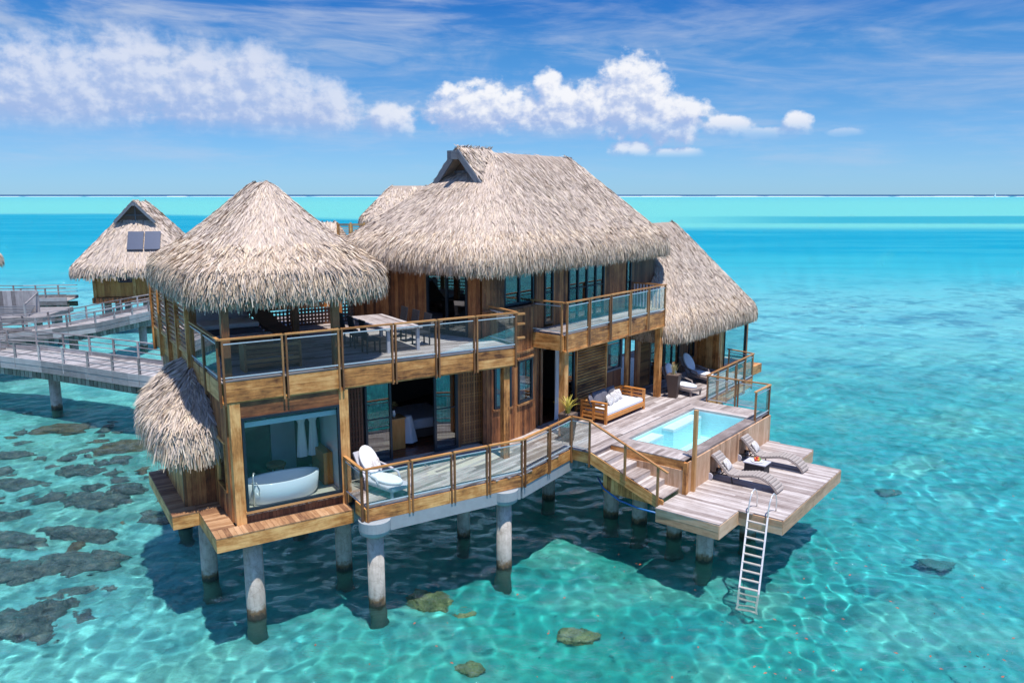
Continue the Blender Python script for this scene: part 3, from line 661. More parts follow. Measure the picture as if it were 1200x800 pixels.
# gablet at the left end of the main ridge
def gablet(fr, par, rx, ry, rz, dirx, wdt=1.0, drop=1.08, over=.75, seed=50, beamlen=.45, inner=1.6):
    """little gable closing the ridge end; dirx = -1 points to -x"""
    gs = []; x_in = rx-dirx*inner; x_out = rx+dirx*over
    for sgn in (-1, 1):
        def Sg(s, t, sgn=sgn): return np.stack([x_out+(x_in-x_out)*np.asarray(s), ry+sgn*wdt*np.asarray(t), rz+.06-drop*np.asarray(t)], -1)
        blades(gs, Sg, fr, 900, lambda u: u, (.3, .6), (.03, .06), (.02, .1), 2, (.1, .9), seed=seed+sgn, skew=.2)
        g = G(fr); y1 = ry+sgn*wdt; g.hexa([(x_out, ry, rz-.1), (x_in, ry, rz-.1), (x_in, y1, rz-drop-.1), (x_out, y1, rz-drop-.1), (x_out, ry, rz+.04), (x_in, ry, rz+.04), (x_in, y1, rz-drop+.04), (x_out, y1, rz-drop+.04)]); build('gable_thatch_bed', g, M['thatchbase'], par)
        g = G(fr); g.beam((x_out+dirx*.03, ry+sgn*.02, rz-.06), (x_out+dirx*.03, ry+sgn*(wdt+.12), rz-drop-.18), .07, .22, up=(0, 0, 1)); build('barge_board', g, M['greytimber'], par)
    build_blades('gable_thatch', gs, M['thatch'], par)
    g = G(fr); g.beam((rx-dirx*.5, ry, rz-.2), (x_out+dirx*beamlen, ry, rz-.2), .2, .3); build('ridge_beam', g, M['greytimber'], par)
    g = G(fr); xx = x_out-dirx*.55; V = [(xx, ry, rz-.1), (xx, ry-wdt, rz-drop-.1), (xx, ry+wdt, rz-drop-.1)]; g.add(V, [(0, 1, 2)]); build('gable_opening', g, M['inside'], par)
    g = G(fr); g.beam((xx+dirx*.05, ry, rz-.4), (xx+dirx*.05, ry, rz-drop-.1), .08, .08, up=(1, 0, 0)); g.beam((xx+dirx*.06, ry-wdt*.55, rz-drop*.72), (xx+dirx*.06, ry+wdt*.55, rz-drop*.72), .06, .08); build('gable_strut', g, M['greytimber'], par)
gablet(B, main_roof, .95, 5.5, 13.12, -1, beamlen=.42, over=.35)
g = G(B); g.beam((7.4, 5.5, 12.98), (8.0, 5.5, 12.98), .18, .24); build('ridge_beam_end', g, M['greytimber'], main_roof)

# ---- bathroom box
for x, y in ((.55, 0), (3.55, 0)): g = G(A); g.box(x, x+.27, y, y+.27, 2.7, 6.1, 2); build('corner_post', g, M['gold'], villa)
g = G(A); g.box(.82, 3.55, .03, .16, 5.66, 6.1, 0); build('bathroom_header', g, M['clad'], villa)
g = G(A); cladding(g, (.82, .1), (3.55, .1), 2.7, 2.98, .05, .1); build('bathroom_apron', g, M['darkclad'], villa)
g = G(A); g.box(.80, 3.57, -.03, .12, 2.98, 3.05, 0); build('window_sill', g, M['rail'], villa)
window(villa, A, (.83, .06), (3.54, .06), 3.05, 5.66, .07, 0, glass='bathglass', name='bathroom_window', label='wide picture window of the bathroom')
g = G(A); g.box(.86, 3.5, .10, .5, 5.36, 5.5, 0); build('roller_blind', g, M['curtain'], villa)
g = G(A); cladding(g, (.55, 10.2), (.55, 1.7), 2.7, 6.1, .05, .15); cladding(g, (.55, .6), (.55, .27), 2.7, 6.1, .05, .15); cladding(g, (.55, 1.7), (.55, .6), 2.7, 3.45, .05, .15); cladding(g, (.55, 1.7), (.55, .6), 4.9, 6.1, .05, .15); build('side_wall', g, M['clad'], villa)
window(villa, A, (.55, 1.7), (.55, .6), 3.45, 4.9, .06, 0, frame='gold')
g = G(A); g.box(.6, 9.7, .05, 2.4, 2.9, 3.0); build('bathroom_floor', g, M['cream'], villa)
g = G(A); g.box(.6, 3.8, 3.0, 3.1, 3.0, 6.05); build('bathroom_back_wall', g, M['inside'], villa)
g = G(A); g.box(2.35, 3.1, 2.9, 2.98, 3.0, 5.3); build('bathroom_door', g, M['lilac'], villa)
g = G(A); g.box(3.62, 3.7, .3, 2.0, 3.0, 6.05); build('bathroom_side_wall', g, M['curtain'], villa)
g = G(A); g.box(3.32, 3.6, .9, 2.0, 3.02, 4.0); build('vanity_cabinet', g, M['orange'], villa)
# alcove (outdoor shower)
g = G(A); cladding(g, (-.3, 5.3), (-.3, 2.2), 2.7, 4.05, .05, .15); build('shower_wall', g, M['gold'], villa)
g = G(A); cladding(g, (-.3, 2.2), (.5, 2.2), 2.7, 4.75, .05, .14); build('shower_end_wall', g, M['clad'], villa)
g = G(A); cladding(g, (.5, 5.3), (-.3, 5.3), 2.7, 4.75, .05, .14); build('shower_end_wall', g, M['clad'], villa)
g = G(A); g.box(-.38, -.26, 2.17, 2.29, 2.7, 4.9); g.box(-.38, -.26, 5.2, 5.32, 2.7, 4.9); g.box(-.37, -.27, 2.29, 5.2, 4.05, 4.12, 1); build('shower_frame', g, M['post'], villa)
# ledges
g = G(A)
def ledge(g, x0, x1, y0, y1, ax):
    g.box(x0+.03, x1-.03, y0+.03, y1-.03, 2.32, 2.66)
def trimmed(name, x0, x1, y0, y1, ax):
    g = G(A); planks(g, [[(x0, y0), (x1, y0), (x1, y1), (x0, y1)]], 2.7, ax, .14, .006, .04, 2, 3)
    o = build(name, g, M['deckwarm'], villa)
    g = G(A); g.box(x0, x1, y0, y0+.05, 2.3, 2.655, 0); g.box(x0, x1, y1-.05, y1, 2.3, 2.655, 0); g.box(x0, x0+.05, y0+.05, y1-.05, 2.3, 2.655, 1); g.box(x1-.05, x1, y0+.05, y1-.05, 2.3, 2.655, 1); g.box(x0+.06, x1-.06, y0+.06, y1-.06, 2.42, 2.5)
    build('ledge_board', g, M['gold'], o)
trimmed('window_ledge', -.12, 3.64, -.58, .0, 'y')
trimmed('side_ledge', -.12, .5, .005, 2.15, 'x')
trimmed('shower_ledge', -.82, -.125, 1.6, 5.9, 'x')
g = G(A); g.box(.55, 3.8, .05, 9, 2.35, 2.69); build('floor_beam', g, M['inside'], villa)
# ---- upper terrace slab
pu = [(.4, 0), (9.5, 0), (9.6, 2.05), b2a(-1.5, 2.6), b2a(-1.55, 8.8), (7.0, 10.5), (.4, 10.5)]
g = G(A); planks(g, [pu], U, 'x', .145, .008, .04); build('upper_terrace_decking', g, M['deck'], villa)
g = G(A); g.prism([(x if x > 1 else x+.08, y if y > .2 else y+.09) for x, y in pu], U-.45, U-.05); build('terrace_slab', g, M['ceil'], villa)
g = G(A)
xs = [.4, 2.06, 3.63, 5.25, 6.66, 7.98, 9.5]
for a, b in zip(xs[:-1], xs[1:]):
    g.box(a+.05, b-.05, -.02, .06, 6.13, 6.40, 0); g.box(a+.05, b-.05, -.019, .06, 6.405, 6.68, 0)
g.box(.4, 9.5, .02, .10, 6.08, 6.13, 0)
g.box(9.45, 9.53, .07, 1.95, 6.13, 6.66, 1)
for i in range(3): g.box(.36, .44, .1+i*1.25, 1.3+i*1.25, 6.13, 6.66, 1)
g.box(.36, .44, 3.9, 10.4, 6.0, 6.66, 1)
build('terrace_fascia', g, M['gold'], villa)
g = G(A); g.box(9.1, 9.32, .12, .34, 3.0, 6.1, 2); build('terrace_post', g, M['gold'], villa)
for x, y in ((.62, .28), (3.62, .28), (3.9, 4.9), (.62, 4.6), (3.9, 8.4), (.62, 8.4)):
    g = G(A); g.box(x-.1, x+.1, y-.1, y+.1, U, 9.0, 2); build('gazebo_post', g, M['post'], villa)
g = G(A); g.box(.5, 3.8, .2, .36, 8.9, 9.1, 0); g.box(.5, .7, .36, 8.6, 8.9, 9.1, 1); g.box(3.8, 4.0, .36, 8.6, 8.9, 9.1, 1); build('gazebo_beam', g, M['post'], villa)
# ---- lower wall under the terrace (y=2) in frame A
g = G(A); g.box(3.72, 9.65, 2.06, 2.12, 5.75, 6.2, 0); build('bedroom_header', g, M['darkclad'], villa)
lattice(villa, A, (3.85, 2.0), (5.0, 2.0), 3.05, 5.9, .1, .05, 'darkclad', 'slatted_screen')
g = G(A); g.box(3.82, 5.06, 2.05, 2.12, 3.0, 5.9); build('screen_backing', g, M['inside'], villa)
window(villa, A, (5.08, 2.02), (5.98, 2.02), 3.02, 5.9, .07, 0, glass='darkglass', rows=1, name='sliding_door', label='left glass sliding door with pale curtain behind')
curtain(villa, A, (5.15, 2.25), (5.85, 2.25), 3.05, 5.85, 5)
window(villa, A, (7.5, 2.02), (8.4, 2.02), 3.02, 5.9, .09, 0, glass='darkglass', rows=1, name='sliding_door', label='right glass sliding door of the bedroom')
curtain(villa, A, (7.7, 2.25), (8.35, 2.25), 3.05, 5.85, 5)
g = G(A); g.box(8.4, 8.52, 1.98, 2.1, 3.0, 5.9, 2); g.box(9.38, 9.48, 1.98, 2.1, 3.0, 5.9, 2); build('door_post', g, M['post'], villa)
lattice(villa, A, (8.52, 1.99), (9.38, 1.99), 3.1, 5.85, .1, .045, 'post', 'slatted_screen')
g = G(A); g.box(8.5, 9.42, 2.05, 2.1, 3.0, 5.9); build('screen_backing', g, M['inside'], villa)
g = G(A); cladding(g, (9.48, 2.02), (9.75, 2.02), 3.0, 6.1, .04, .14); build('bedroom_wall', g, M['clad'], villa)
# ---- round stair tower
def arc(x): return 2.5-.42*(1-(x/1.65)**2)
def arcwall(name, x0, x1, z0, z1, mt='clad', n=None, th=.06, off=0):
    g = G(B); n = n or max(1, round((x1-x0)/.14)); 
    for i in range(n):
        a = x0+(x1-x0)*i/n; b = x0+(x1-x0)*(i+1)/n-.006; obox(g, (a, arc(a)-off), (b, arc(b)-off), z0, z1, 0, th, 2)
    return build(name, g, M[mt], villa)
wins = [(-1.22, -.52), (-.2, .74)]
arcwall('tower_wall', -1.6, wins[0][0], 3.0, 6.1); arcwall('tower_wall', wins[0][1], wins[1][0], 3.0, 6.1); arcwall('tower_wall', wins[1][1], 1.6, 3.0, 6.1)
for a, b in wins:
    arcwall('tower_wall', a, b, 3.0, 4.2); arcwall('tower_wall', a, b, 5.8, 6.1)
    window(villa, B, (a, arc(a)-.02), (b, arc(b)-.02), 4.22, 5.78, .08, 0, rows=0, glass='winglass', name='tower_window')
    arcwall('window_trim', a-.05, b+.05, 4.14, 4.21, 'post', 3, .12); arcwall('window_trim', a-.05, b+.05, 5.79, 5.86, 'post', 3, .12)
    curtain(villa, B, (a+.05, arc(a)+.22), (b-.05, arc(b)+.22), 4.2, 5.85, 4, .02)
arcwall('tower_wall', -1.6, 1.6, 6.1, 7.62, 'clad'); arcwall('tower_cap', -1.6, 1.6, 7.62, 7.70, 'darkclad', 12, .14)
arcwall('tower_cap', -1.6, 1.6, 6.02, 6.1, 'post', 12, .10)
window(villa, B, (-.75, arc(-.7)+.1), (1.0, arc(.9)+.1), 7.72, 9.2, .08, 1, glass='darkglass', name='tower_window')
arcwall('tower_wall', -1.6, -.8, 7.7, 9.3, 'clad'); arcwall('tower_wall', 1.02, 1.6, 7.7, 9.3, 'clad')
# ---- front wall of main house, lower storey y=2.3
def cl_b(name, x0, x1, z0, z1, y=2.3, mt='clad', bw=.14):
    g = G(B); cladding(g, (x0, y), (x1, y), z0, z1, .045, bw); return build(name, g, M[mt], villa)
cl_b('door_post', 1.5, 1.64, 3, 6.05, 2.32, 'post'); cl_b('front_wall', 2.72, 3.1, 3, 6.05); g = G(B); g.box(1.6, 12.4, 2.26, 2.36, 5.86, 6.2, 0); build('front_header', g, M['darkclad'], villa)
curtain(villa, B, (2.3, 2.2), (2.72, 2.2), 3.05, 5.85, 4, .06)
window(villa, B, (3.12, 2.3), (3.68, 2.3), 3.02, 5.86, .08, 0, glass='darkglass', name='narrow_window')
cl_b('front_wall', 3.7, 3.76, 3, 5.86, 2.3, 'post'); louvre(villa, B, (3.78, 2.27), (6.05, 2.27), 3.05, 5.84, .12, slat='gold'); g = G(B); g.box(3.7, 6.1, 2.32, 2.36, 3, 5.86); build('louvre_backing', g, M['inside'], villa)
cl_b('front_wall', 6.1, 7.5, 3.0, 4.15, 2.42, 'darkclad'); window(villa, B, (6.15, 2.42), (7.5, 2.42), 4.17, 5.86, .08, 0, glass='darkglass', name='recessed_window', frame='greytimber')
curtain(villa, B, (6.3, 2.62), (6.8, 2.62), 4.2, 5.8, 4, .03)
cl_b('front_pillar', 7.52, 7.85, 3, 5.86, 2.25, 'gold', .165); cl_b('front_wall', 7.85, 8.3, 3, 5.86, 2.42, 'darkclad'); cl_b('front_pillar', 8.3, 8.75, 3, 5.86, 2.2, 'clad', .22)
louvre(villa, B, (8.78, 2.27), (9.75, 2.27), 3.05, 5.84, .085)
g = G(B); g.box(8.7, 9.8, 2.32, 2.36, 3, 5.86); build('louvre_backing', g, M['inside'], villa)
window(villa, B, (9.8, 2.3), (11.1, 2.3), 3.02, 5.86, .07, 1, glass='darkglass', rows=1, name='glass_door')
window(villa, B, (11.15, 2.3), (12.7, 2.3), 3.02, 5.86, .07, 1, glass='darkglass', name='glass_door'); curtain(villa, B, (11.3, 2.5), (11.9, 2.5), 3.05, 5.8, 5)
cl_b('annex_wall', 12.7, 13.7, 3, 5.9, 2.3, 'darkclad'); window(villa, B, (13.72, 2.3), (14.3, 2.3), 3.6, 5.7, .06, 0, glass='darkglass', name='annex_window')
cl_b('annex_wall', 14.3, 14.75, 3, 5.9, 2.3, 'clad')
# annex glazed bathroom
g = G(B); cladding(g, (14.75, 2.3), (14.75, 1.1), 3.0, 5.9, .05, .16); cladding(g, (14.75, 1.1), (15.15, 1.1), 3.0, 5.9, .05, .16); build('annex_pillar', g, M['gold'], villa)
window(villa, B, (15.17, 1.1), (17.9, 1.1), 3.05, 5.7, .05, 0, glass='bathglass', name='annex_bathroom_window')
g = G(B); g.box(17.9, 18.05, 1.0, 1.15, 2.7, 5.8, 2); build('annex_post', g, M['post'], villa)
g = G(B); g.box(14.75, 18.5, .35, 1.0, 2.35, 2.8, 0); g.box(14.75, 18, 1.0, 7, 2.5, 2.95); build('annex_ledge', g, M['gold'], villa)
g = G(B); g.box(14.8, 18, 1.15, 3.0, 2.96, 3.0); build('annex_floor', g, M['cream'], villa)
window(villa, B, (18.0, 1.15), (18.0, 3.2), 3.05, 5.7, .05, 0, glass='bathglass', name='annex_side_window')
g = G(B); g.box(17.9, 18, 3.2, 7, 3, 5.7); g.box(14.8, 17.9, 3.2, 3.3, 3, 5.7); build('annex_back_wall', g, M['clad'], villa)
# post under balcony etc
for x, y in ((.95, .83), (8.0, .83)):
    g = G(B); g.box(x-.0, x+.24, y, y+.24, 3.0, 6.1, 2); build('balcony_post', g, M['gold'], villa)
g = G(B); g.box(.9, 8.12, .85, 2.3, 6.15, 6.6); build('balcony_slab', g, M['ceil'], villa)
g = G(B); planks(g, [[(.87, .77), (8.13, .77), (8.13, 2.3), (.87, 2.3)]], U, 'x', .145, .008, .04); build('balcony_decking', g, M['deck'], villa)
g = G(B)
for i in range(5): g.box(.85+i*1.46+.03, .85+(i+1)*1.46-.03, .72, .80, 6.12, 6.68, 0)
g.box(.8, 8.18, .70, .8, 6.05, 6.12, 0); g.box(.79, .86, .81, 2.3, 6.12, 6.66, 1); g.box(8.13, 8.2, .81, 2.3, 6.12, 6.66, 1); build('balcony_fascia', g, M['gold'], villa)
# upper storey front wall
cl_b('upper_wall', 1.05, 1.64, U, 9.4); window(villa, B, (1.66, 2.3), (2.2, 2.3), U+.12, 9.1, .07, 0, rows=1, glass='darkglass', name='upper_window')
cl_b('upper_wall', 2.22, 3.18, U, 9.4); window(villa, B, (3.2, 2.3), (5.75, 2.3), U+.03, 9.2, .08, 3, glass='darkglass', rows=1, name='balcony_door')
curtain(villa, B, (4.9, 2.5), (5.6, 2.5), U, 9.1, 5); cl_b('upper_wall', 5.77, 7.5, U, 9.4); window(villa, B, (7.52, 2.3), (7.9, 2.3), U+.1, 9.1, .06, 0, glass='darkglass', rows=1, name='upper_window')
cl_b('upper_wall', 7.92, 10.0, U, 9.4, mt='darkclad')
# left end wall of the upper storey (x=-1.6)
def cl_e(name, y0, y1, z0, z1, mt='clad'):
    g = G(B); cladding(g, (-1.6, y1), (-1.6, y0), z0, z1, .045, .17); return build(name, g, M[mt], villa)
cl_e('end_wall', 5.05, 9.2, U, 9.4, 'clad'); cl_e('end_wall', 2.5, 3.05, U, 9.4)
g = G(B); g.box(-1.67, -1.58, 4.97, 5.07, U, 9.2, 2); build('door_post', g, M['rail'], villa)
window(villa, B, (-1.6, 4.97), (-1.6, 3.05), U+.03, 9.1, .08, 1, glass='darkglass', name='terrace_door')
g = G(B); g.box(-.2, -.1, 3.6, 4.9, U, 8.9, 2); build('interior_partition', g, M['orange'], villa)
# interiors
g = G(B); g.box(-1.55, 14.7, 2.45, 9, 2.9, 3.0); build('ground_floor', g, M['redfloor'], villa)
g = G(A); g.box(3.8, 9.7, 2.05, 7.5, 2.92, 3.01); build('bedroom_floor', g, M['redfloor'], villa)
g = G(A); g.box(3.75, 3.85, 2.1, 8.0, 3.0, 6.1); g.box(3.8, 8, 7.4, 7.5, 3.0, 6.1); build('bedroom_wall_inside', g, M['inside'], villa)
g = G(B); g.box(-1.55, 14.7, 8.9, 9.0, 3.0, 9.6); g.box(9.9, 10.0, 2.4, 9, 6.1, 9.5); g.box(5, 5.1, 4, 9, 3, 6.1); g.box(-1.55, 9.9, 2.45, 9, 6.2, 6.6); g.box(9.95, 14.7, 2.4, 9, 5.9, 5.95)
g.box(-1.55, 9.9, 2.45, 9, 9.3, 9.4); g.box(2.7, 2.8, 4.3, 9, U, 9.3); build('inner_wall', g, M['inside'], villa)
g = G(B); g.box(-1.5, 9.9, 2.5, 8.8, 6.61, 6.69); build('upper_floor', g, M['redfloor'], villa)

# ---- side louvre screens and railings on the upper terrace
scr = thing('louvred_screen', 'tall golden louvred screens along the left edge of the upper terrace', 'screen', Fr(*A.w([(.4, 3.75, 0)])[0][:2], A.th), U)
for a, b in ((5.4, 3.75), (7.1, 5.45), (8.8, 7.15), (10.4, 8.85)): louvre(scr, A, (.36, a), (.36, b), 6.72, 8.75, .145, slat='gold')
for y in (3.72, 5.42, 7.12, 8.82, 10.4):
    g = G(A); g.box(.24, .36, y-.06, y+.06, 5.9, 8.85, 2); build('screen_post', g, M['gold'], scr)
railing(A, [((.4, 3.66), (.4, .02), 2), ((.42, 0), (9.5, 0), 6)][::1][:1], U, 'glass railing facing the shower canopy on the left edge of the upper terrace', zb=6.0)
t = railing(A, [((.4, 0), (2.06, 0), 1), ((2.06, 0), (3.63, 0), 1), ((3.63, 0), (5.25, 0), 1), ((5.25, 0), (6.66, 0), 1), ((6.66, 0), (7.98, 0), 1), ((7.98, 0), (9.5, 0), 1)], U, 'long glass railing of the upper terrace above the bathroom window and bedroom doors', zb=6.05)
t = railing(A, [((9.5, .1), (9.5, 1.85), 1)], U, 'short glass railing closing the right end of the upper terrace beside the round tower', zb=6.05)
g = G(A)
for z in (6.95, 7.4, 7.72): g.box(9.56, 9.85, .02, .09, z, z+.06, 0)
build('trellis_bar', g, M['rail'], t)
railing(B, [((.85, 2.2), (.85, .82), 1)], U, 'short glass railing at the left end of the small balcony above the sofa', zb=6.08)
railing(B, [((.85, .75), (2.31, .75), 1), ((2.31, .75), (3.77, .75), 1), ((3.77, .75), (5.23, .75), 1), ((5.23, .75), (6.69, .75), 1), ((6.69, .75), (8.15, .75), 1)], U, 'glass railing along the front of the small balcony above the sofa', zb=6.08)
t = thing('baluster_railing', 'white baluster railing at the far right end of the balcony by the annex roof', 'railing', Fr(*B.w([(8.15, .9, 0)])[0][:2], B.th), U)
g = G(B); g.beam((8.15, .8, 7.8), (8.15, 2.3, 7.8), .08, .05); build('handrail', g, M['rail'], t)
for i in range(9):
    g = G(B); y = .98+i*.15; g.box(8.13, 8.17, y, y+.04, U+.1, 7.77, 2); build('baluster', g, M['lilac'], t)

# ------------------------------------------------------------------ main deck
deck = thing('main_deck', 'weathered lower sun deck wrapping the villa front with the plunge pool cut into it', 'deck', B)
pd = [a2b(3.72, -1.38), a2b(8.85, -1.38), (0, -.12), (0, -.95), (1.2, -.95), (1.2, -3.75), (8.65, -3.75), (8.6, -1.05), (14.25, -.8), (14.7, 1.0), (14.7, 2.3), (1.6, 2.4), (0, 2.15), (-1.6, 2.5), a2b(9.6, 2.05), a2b(3.72, 2.05)]
hole = [(1.85, -3.7), (1.85, -.75), (7.85, -.75), (7.85, -3.7)]
g = G(B); planks(g, [pd, hole], D1, 'x'); build('decking', g, M['deck'], deck)
g = G(B); o = [(p[0], p[1]) for p in pd]
def fascia(g, fr, p, q_, z0, z1, t0=-.06, t1=.02, n=1):
    p, q_ = Vector(p), Vector(q_)
    for i in range(n): obox(g, p+(q_-p)*(i/n)+(q_-p).normalized()*.004, p+(q_-p)*((i+1)/n)-(q_-p).normalized()*.004, z0, z1, t0, t1, 0)
g = G(A); fascia(g, A, (3.7, -.6), (3.7, -1.4), 2.6, 2.96); fascia(g, A, (3.7, -1.4), (8.85, -1.4), 2.6, 2.96, n=4); build('deck_fascia', g, M['gold'], deck)
g = G(B); fascia(g, B, a2b(8.85, -1.4), (.0, -.14), 2.6, 2.96, n=2); fascia(g, B, (0.02, -.14), (.02, -.95), 2.6, 2.96); build('deck_fascia', g, M['gold'], deck); g = G(B)
fascia(g, B, (8.65, -3.75), (8.62, -1.05), 2.6, 2.96); fascia(g, B, (8.62, -1.07), (14.27, -.82), 2.55, 2.96, n=3); fascia(g, B, (14.27, -.82), (14.7, .95), 2.6, 2.96)
build('deck_fascia', g, M['gold'], deck)
g = G(A); g.beam((3.8, -1.2, 2.4), (8.75, -1.2, 2.4), .45, .38); g.fr = B; k = a2b(8.75, -1.2); g.beam((k[0], k[1], 2.4), (.1, .1, 2.4), .45, .38); g.beam((0.3, 0, 2.4), (14, -.4, 2.4), .4, .38); g.beam((0, 2, 2.4), (14, 2, 2.4), .4, .38); g.fr = A; g.beam((4, 1.4, 2.4), (9, 1.4, 2.4), .4, .38); g.beam((4, -1.2, 2.4), (4, 6, 2.4), .3, .36); g.beam((8.3, -1.1, 2.4), (8.3, 6, 2.4), .3, .36)
build('support_beam', g, M['capc'], deck)
g = G(B); g.prism([(p[0]*1, p[1]) for p in [a2b(3.9, -1.2), a2b(8.8, -1.2), (.1, 0), (1.3, -.9), (1.3, -.8), (14, -.6), (14, 2), (-1, 2.2), a2b(3.9, 2)]], 2.68, 2.94); build('deck_joists', g, M['inside'], deck)
railing(A, [((3.66, -.05), (3.66, -1.36), 1)], D1, 'short glass railing beside the bathroom window where the lower deck starts', zb=2.6)
railing(A, [((3.68, -1.38), (5.04, -1.38), 1), ((5.04, -1.38), (6.4, -1.38), 1), ((6.4, -1.38), (7.6, -1.38), 1), ((7.6, -1.38), (8.85, -1.38), 1)], D1, 'glass railing of the lower deck in front of the white lounge chair', zb=2.58)
kb = a2b(8.87, -1.38)
railing(B, [(kb, ((kb[0])/2, (kb[1]-.12)/2), 1), ((kb[0]/2, (kb[1]-.12)/2), (-.03, -.12), 1)], D1, 'angled glass railing of the lower deck between the bedroom and the potted plant', zb=2.55)
railing(B, [((0, -.12), (0, -.95), 1)], D1, 'single glass railing panel in front of the potted plant at the head of the stairs', zb=2.5)
railing(B, [((8.62, -3.7), (8.6, -1.05), 2)][::1], D1, 'glass railing panels on the deck corner right of the plunge pool', zb=2.85)
railing(B, [((7.1, -3.72), (8.6, -3.72), 1)], D1, 'single glass panel railing on the pool wall at the far corner', zb=2.55)
railing(B, [((8.66, -1.05), (14.2, -.8), 5)], D1, 'glass railing in front of the two poolside lounge chairs under the annex roof', zb=2.45)
railing(B, [((14.25, -.8), (14.6, .6), 1)], D1, 'glass railing ending at the glazed annex bathroom', zb=2.6)
# ---- plunge pool
pool = thing('plunge_pool', 'rectangular turquoise plunge pool with white steps sunk into the deck', 'pool', Fr(*B.w([(4.8, -2.2, 0)])[0][:2], B.th), T)
px0, px1, py0, py1 = 2.2, 7.4, -3.35, -1.1
g = G(B); g.box(px0-.1, px0, py0-.1, py1+.1, 1.75, 2.9); g.box(px1, px1+.1, py0-.1, py1+.1, 1.75, 2.9); g.box(px0, px1, py0-.1, py0, 1.75, 2.9); g.box(px0, px1, py1, py1+.1, 1.75, 2.9); g.box(px0, px1, py0, py1, 1.75, 1.9); build('basin', g, M['poolwall'], pool)
g = G(B); g.add([(px0, py0, 2.86), (px1, py0, 2.86), (px1, py1, 2.86), (px0, py1, 2.86)], [(0, 1, 2, 3)]); build('pool_water', g, M['poolwater'], pool)
for a, b in ((2.35, 3.9), (4.7, 7.1)):
    g = G(B); g.box(a, b, py1-.5, py1-.02, 2.70, 2.80); o_ = build('pool_step', g, M['poolstep'], pool); g = G(B); g.box(a+.01, b-.01, py1-.49, py1-.005, 1.9, 2.698); build('step_base', g, M['poolwall'], o_)
g = G(B)
g.box(1.85, px1+.45, -3.78, py0-.003, 2.9, 2.985, 0); g.box(1.85, px1+.45, py1+.003, -.75, 2.9, 2.995, 0)
for i in range(7): g.box(1.855+i*0.048, 1.9+i*.048, py0, py1, 2.9, 2.99, 1)
g.box(px1+.003, px1+.22, py0, py1, 2.9, 2.99, 1); g.box(px1+.225, px1+.45, py0, py1, 2.9, 2.99, 1)
build('coping', g, M['deck'], pool)
g = G(B); g.box(1.2, 1.26, -3.76, -.97, 2.66, 2.955, 1); build('side_board', g, M['gold'], pool)
g = G(B); cladding(g, (1.2, -3.78), (8.65, -3.78), 1.3, 2.90, .05, .17); cladding(g, (1.22, -.95), (1.22, -3.76), 1.4, 2.66, .05, .17); cladding(g, (8.62, -3.8), (8.62, -1.2), 1.3, 2.6, .05, .17); build('pool_wall', g, M['terside'], pool)
g = G(B); g.box(1.15, 1.3, -3.88, -3.74, 1.5, 2.93, 2); build('corner_board', g, M['gold'], pool)
g = G(B); g.box(1.4, 8.5, -3.6, -1.0, 1.3, 1.5); build('pool_base', g, M['inside'], pool)
t = thing('tall_post', 'slim tall bare timber post standing at the near corner of the plunge pool', 'post', Fr(*B.w([(1.65, -3.88, 0)])[0][:2], B.th), T)
g = G(B); g.box(1.58, 1.7, -3.96, -3.84, T, 4.62, 2); build('shaft', g, M['rail'], t)
g = G(B); g.tube([(1.7, -3.9, 4.25), (1.82, -3.9, 4.25)], .02); build('bracket', g, M['steel'], t)
# ---- stairs
st = thing('deck_staircase', 'short timber staircase with one handrail from the main deck to the swim terrace', 'staircase', Fr(*B.w([(.6, -2.3, 0)])[0][:2], B.th), T)
for i in range(5):
    y0 = -.95-.53*i; z = 3.0-.192*(i+1)
    g = G(B)
    for k in range(4): g.box(.04, 1.19, y0-.53+.134*k-.02, y0-.53+.134*k+.107, z-.04, z, 0)
    tr = build('tread', g, M['terrace'], st); g = G(B); g.box(.05, 1.19, y0-.02, y0-.0, z-.02, z+.15, 0); build('riser', g, M['terrace'], tr)
g = G(B); g.hexa([(-.06, -3.68, 1.62), (.0, -3.68, 1.62), (.0, -.95, 2.62), (-.06, -.95, 2.62), (-.06, -3.68, 1.98), (.0, -3.68, 1.98), (.0, -.95, 3.02), (-.06, -.95, 3.02)], 1); build('stringer', g, M['gold'], st)
g = G(B)
for i in range(15):
    y = -1.25-i*.15; zt = 2.7-(-.95-y)*.37; g.box(.3, .36, y-.146, y, 1.62-.01*0 if i < 11 else 1.62+.0*i, max(zt-.12, 1.65), 2)
build('stair_skirt', g, M['gold'], st)
for y, zr in ((-2.3, 3.60), (-3.5, 3.06)):
    g = G(B); g.box(-.12, -.07, y-.04, y+.04, zr-1.25, zr, 2); build('post', g, M['post'], st)
g = G(B); g.beam((-.08, -.9, 4.12), (-.09, -3.85, 2.95), .09, .045); build('handrail', g, M['rail'], st)
# ---- swim terrace
ter = thing('swim_terrace', 'low weathered swim terrace with sunbeds at water level below the pool', 'deck', Fr(*B.w([(3.5, -5, 0)])[0][:2], B.th), 0)
pt = [(-.35, -3.6), (-.4, -5.73), (1.05, -5.73), (1.1, -7.1), (6.9, -7.1), (6.95, -5.6), (8.5, -5.6), (8.65, -3.7)]
g = G(B); planks(g, [pt], T, 'y', .14, .007, .035, 1.5, 2.6); build('decking', g, M['terrace'], ter)
g = G(B)
for p, q_ in zip(pt, pt[1:]+pt[:1]):
    L = math.dist(p, q_); n = 2 if L > 3 else 1
    fascia(g, B, p, q_, T-.24, T-.037, -.04, .015, n); fascia(g, B, p, q_, T-.475, T-.243, -.04, .012, n)
build('edge_board', g, M['terside'], ter)
g = G(B); g.prism([(-.25, -3.7), (-.3, -5.6), (1.15, -5.6), (1.2, -6.95), (6.8, -6.95), (6.85, -5.5), (8.4, -5.5), (8.5, -3.8)], T-.35, T-.05); build('joists', g, M['inside'], ter)
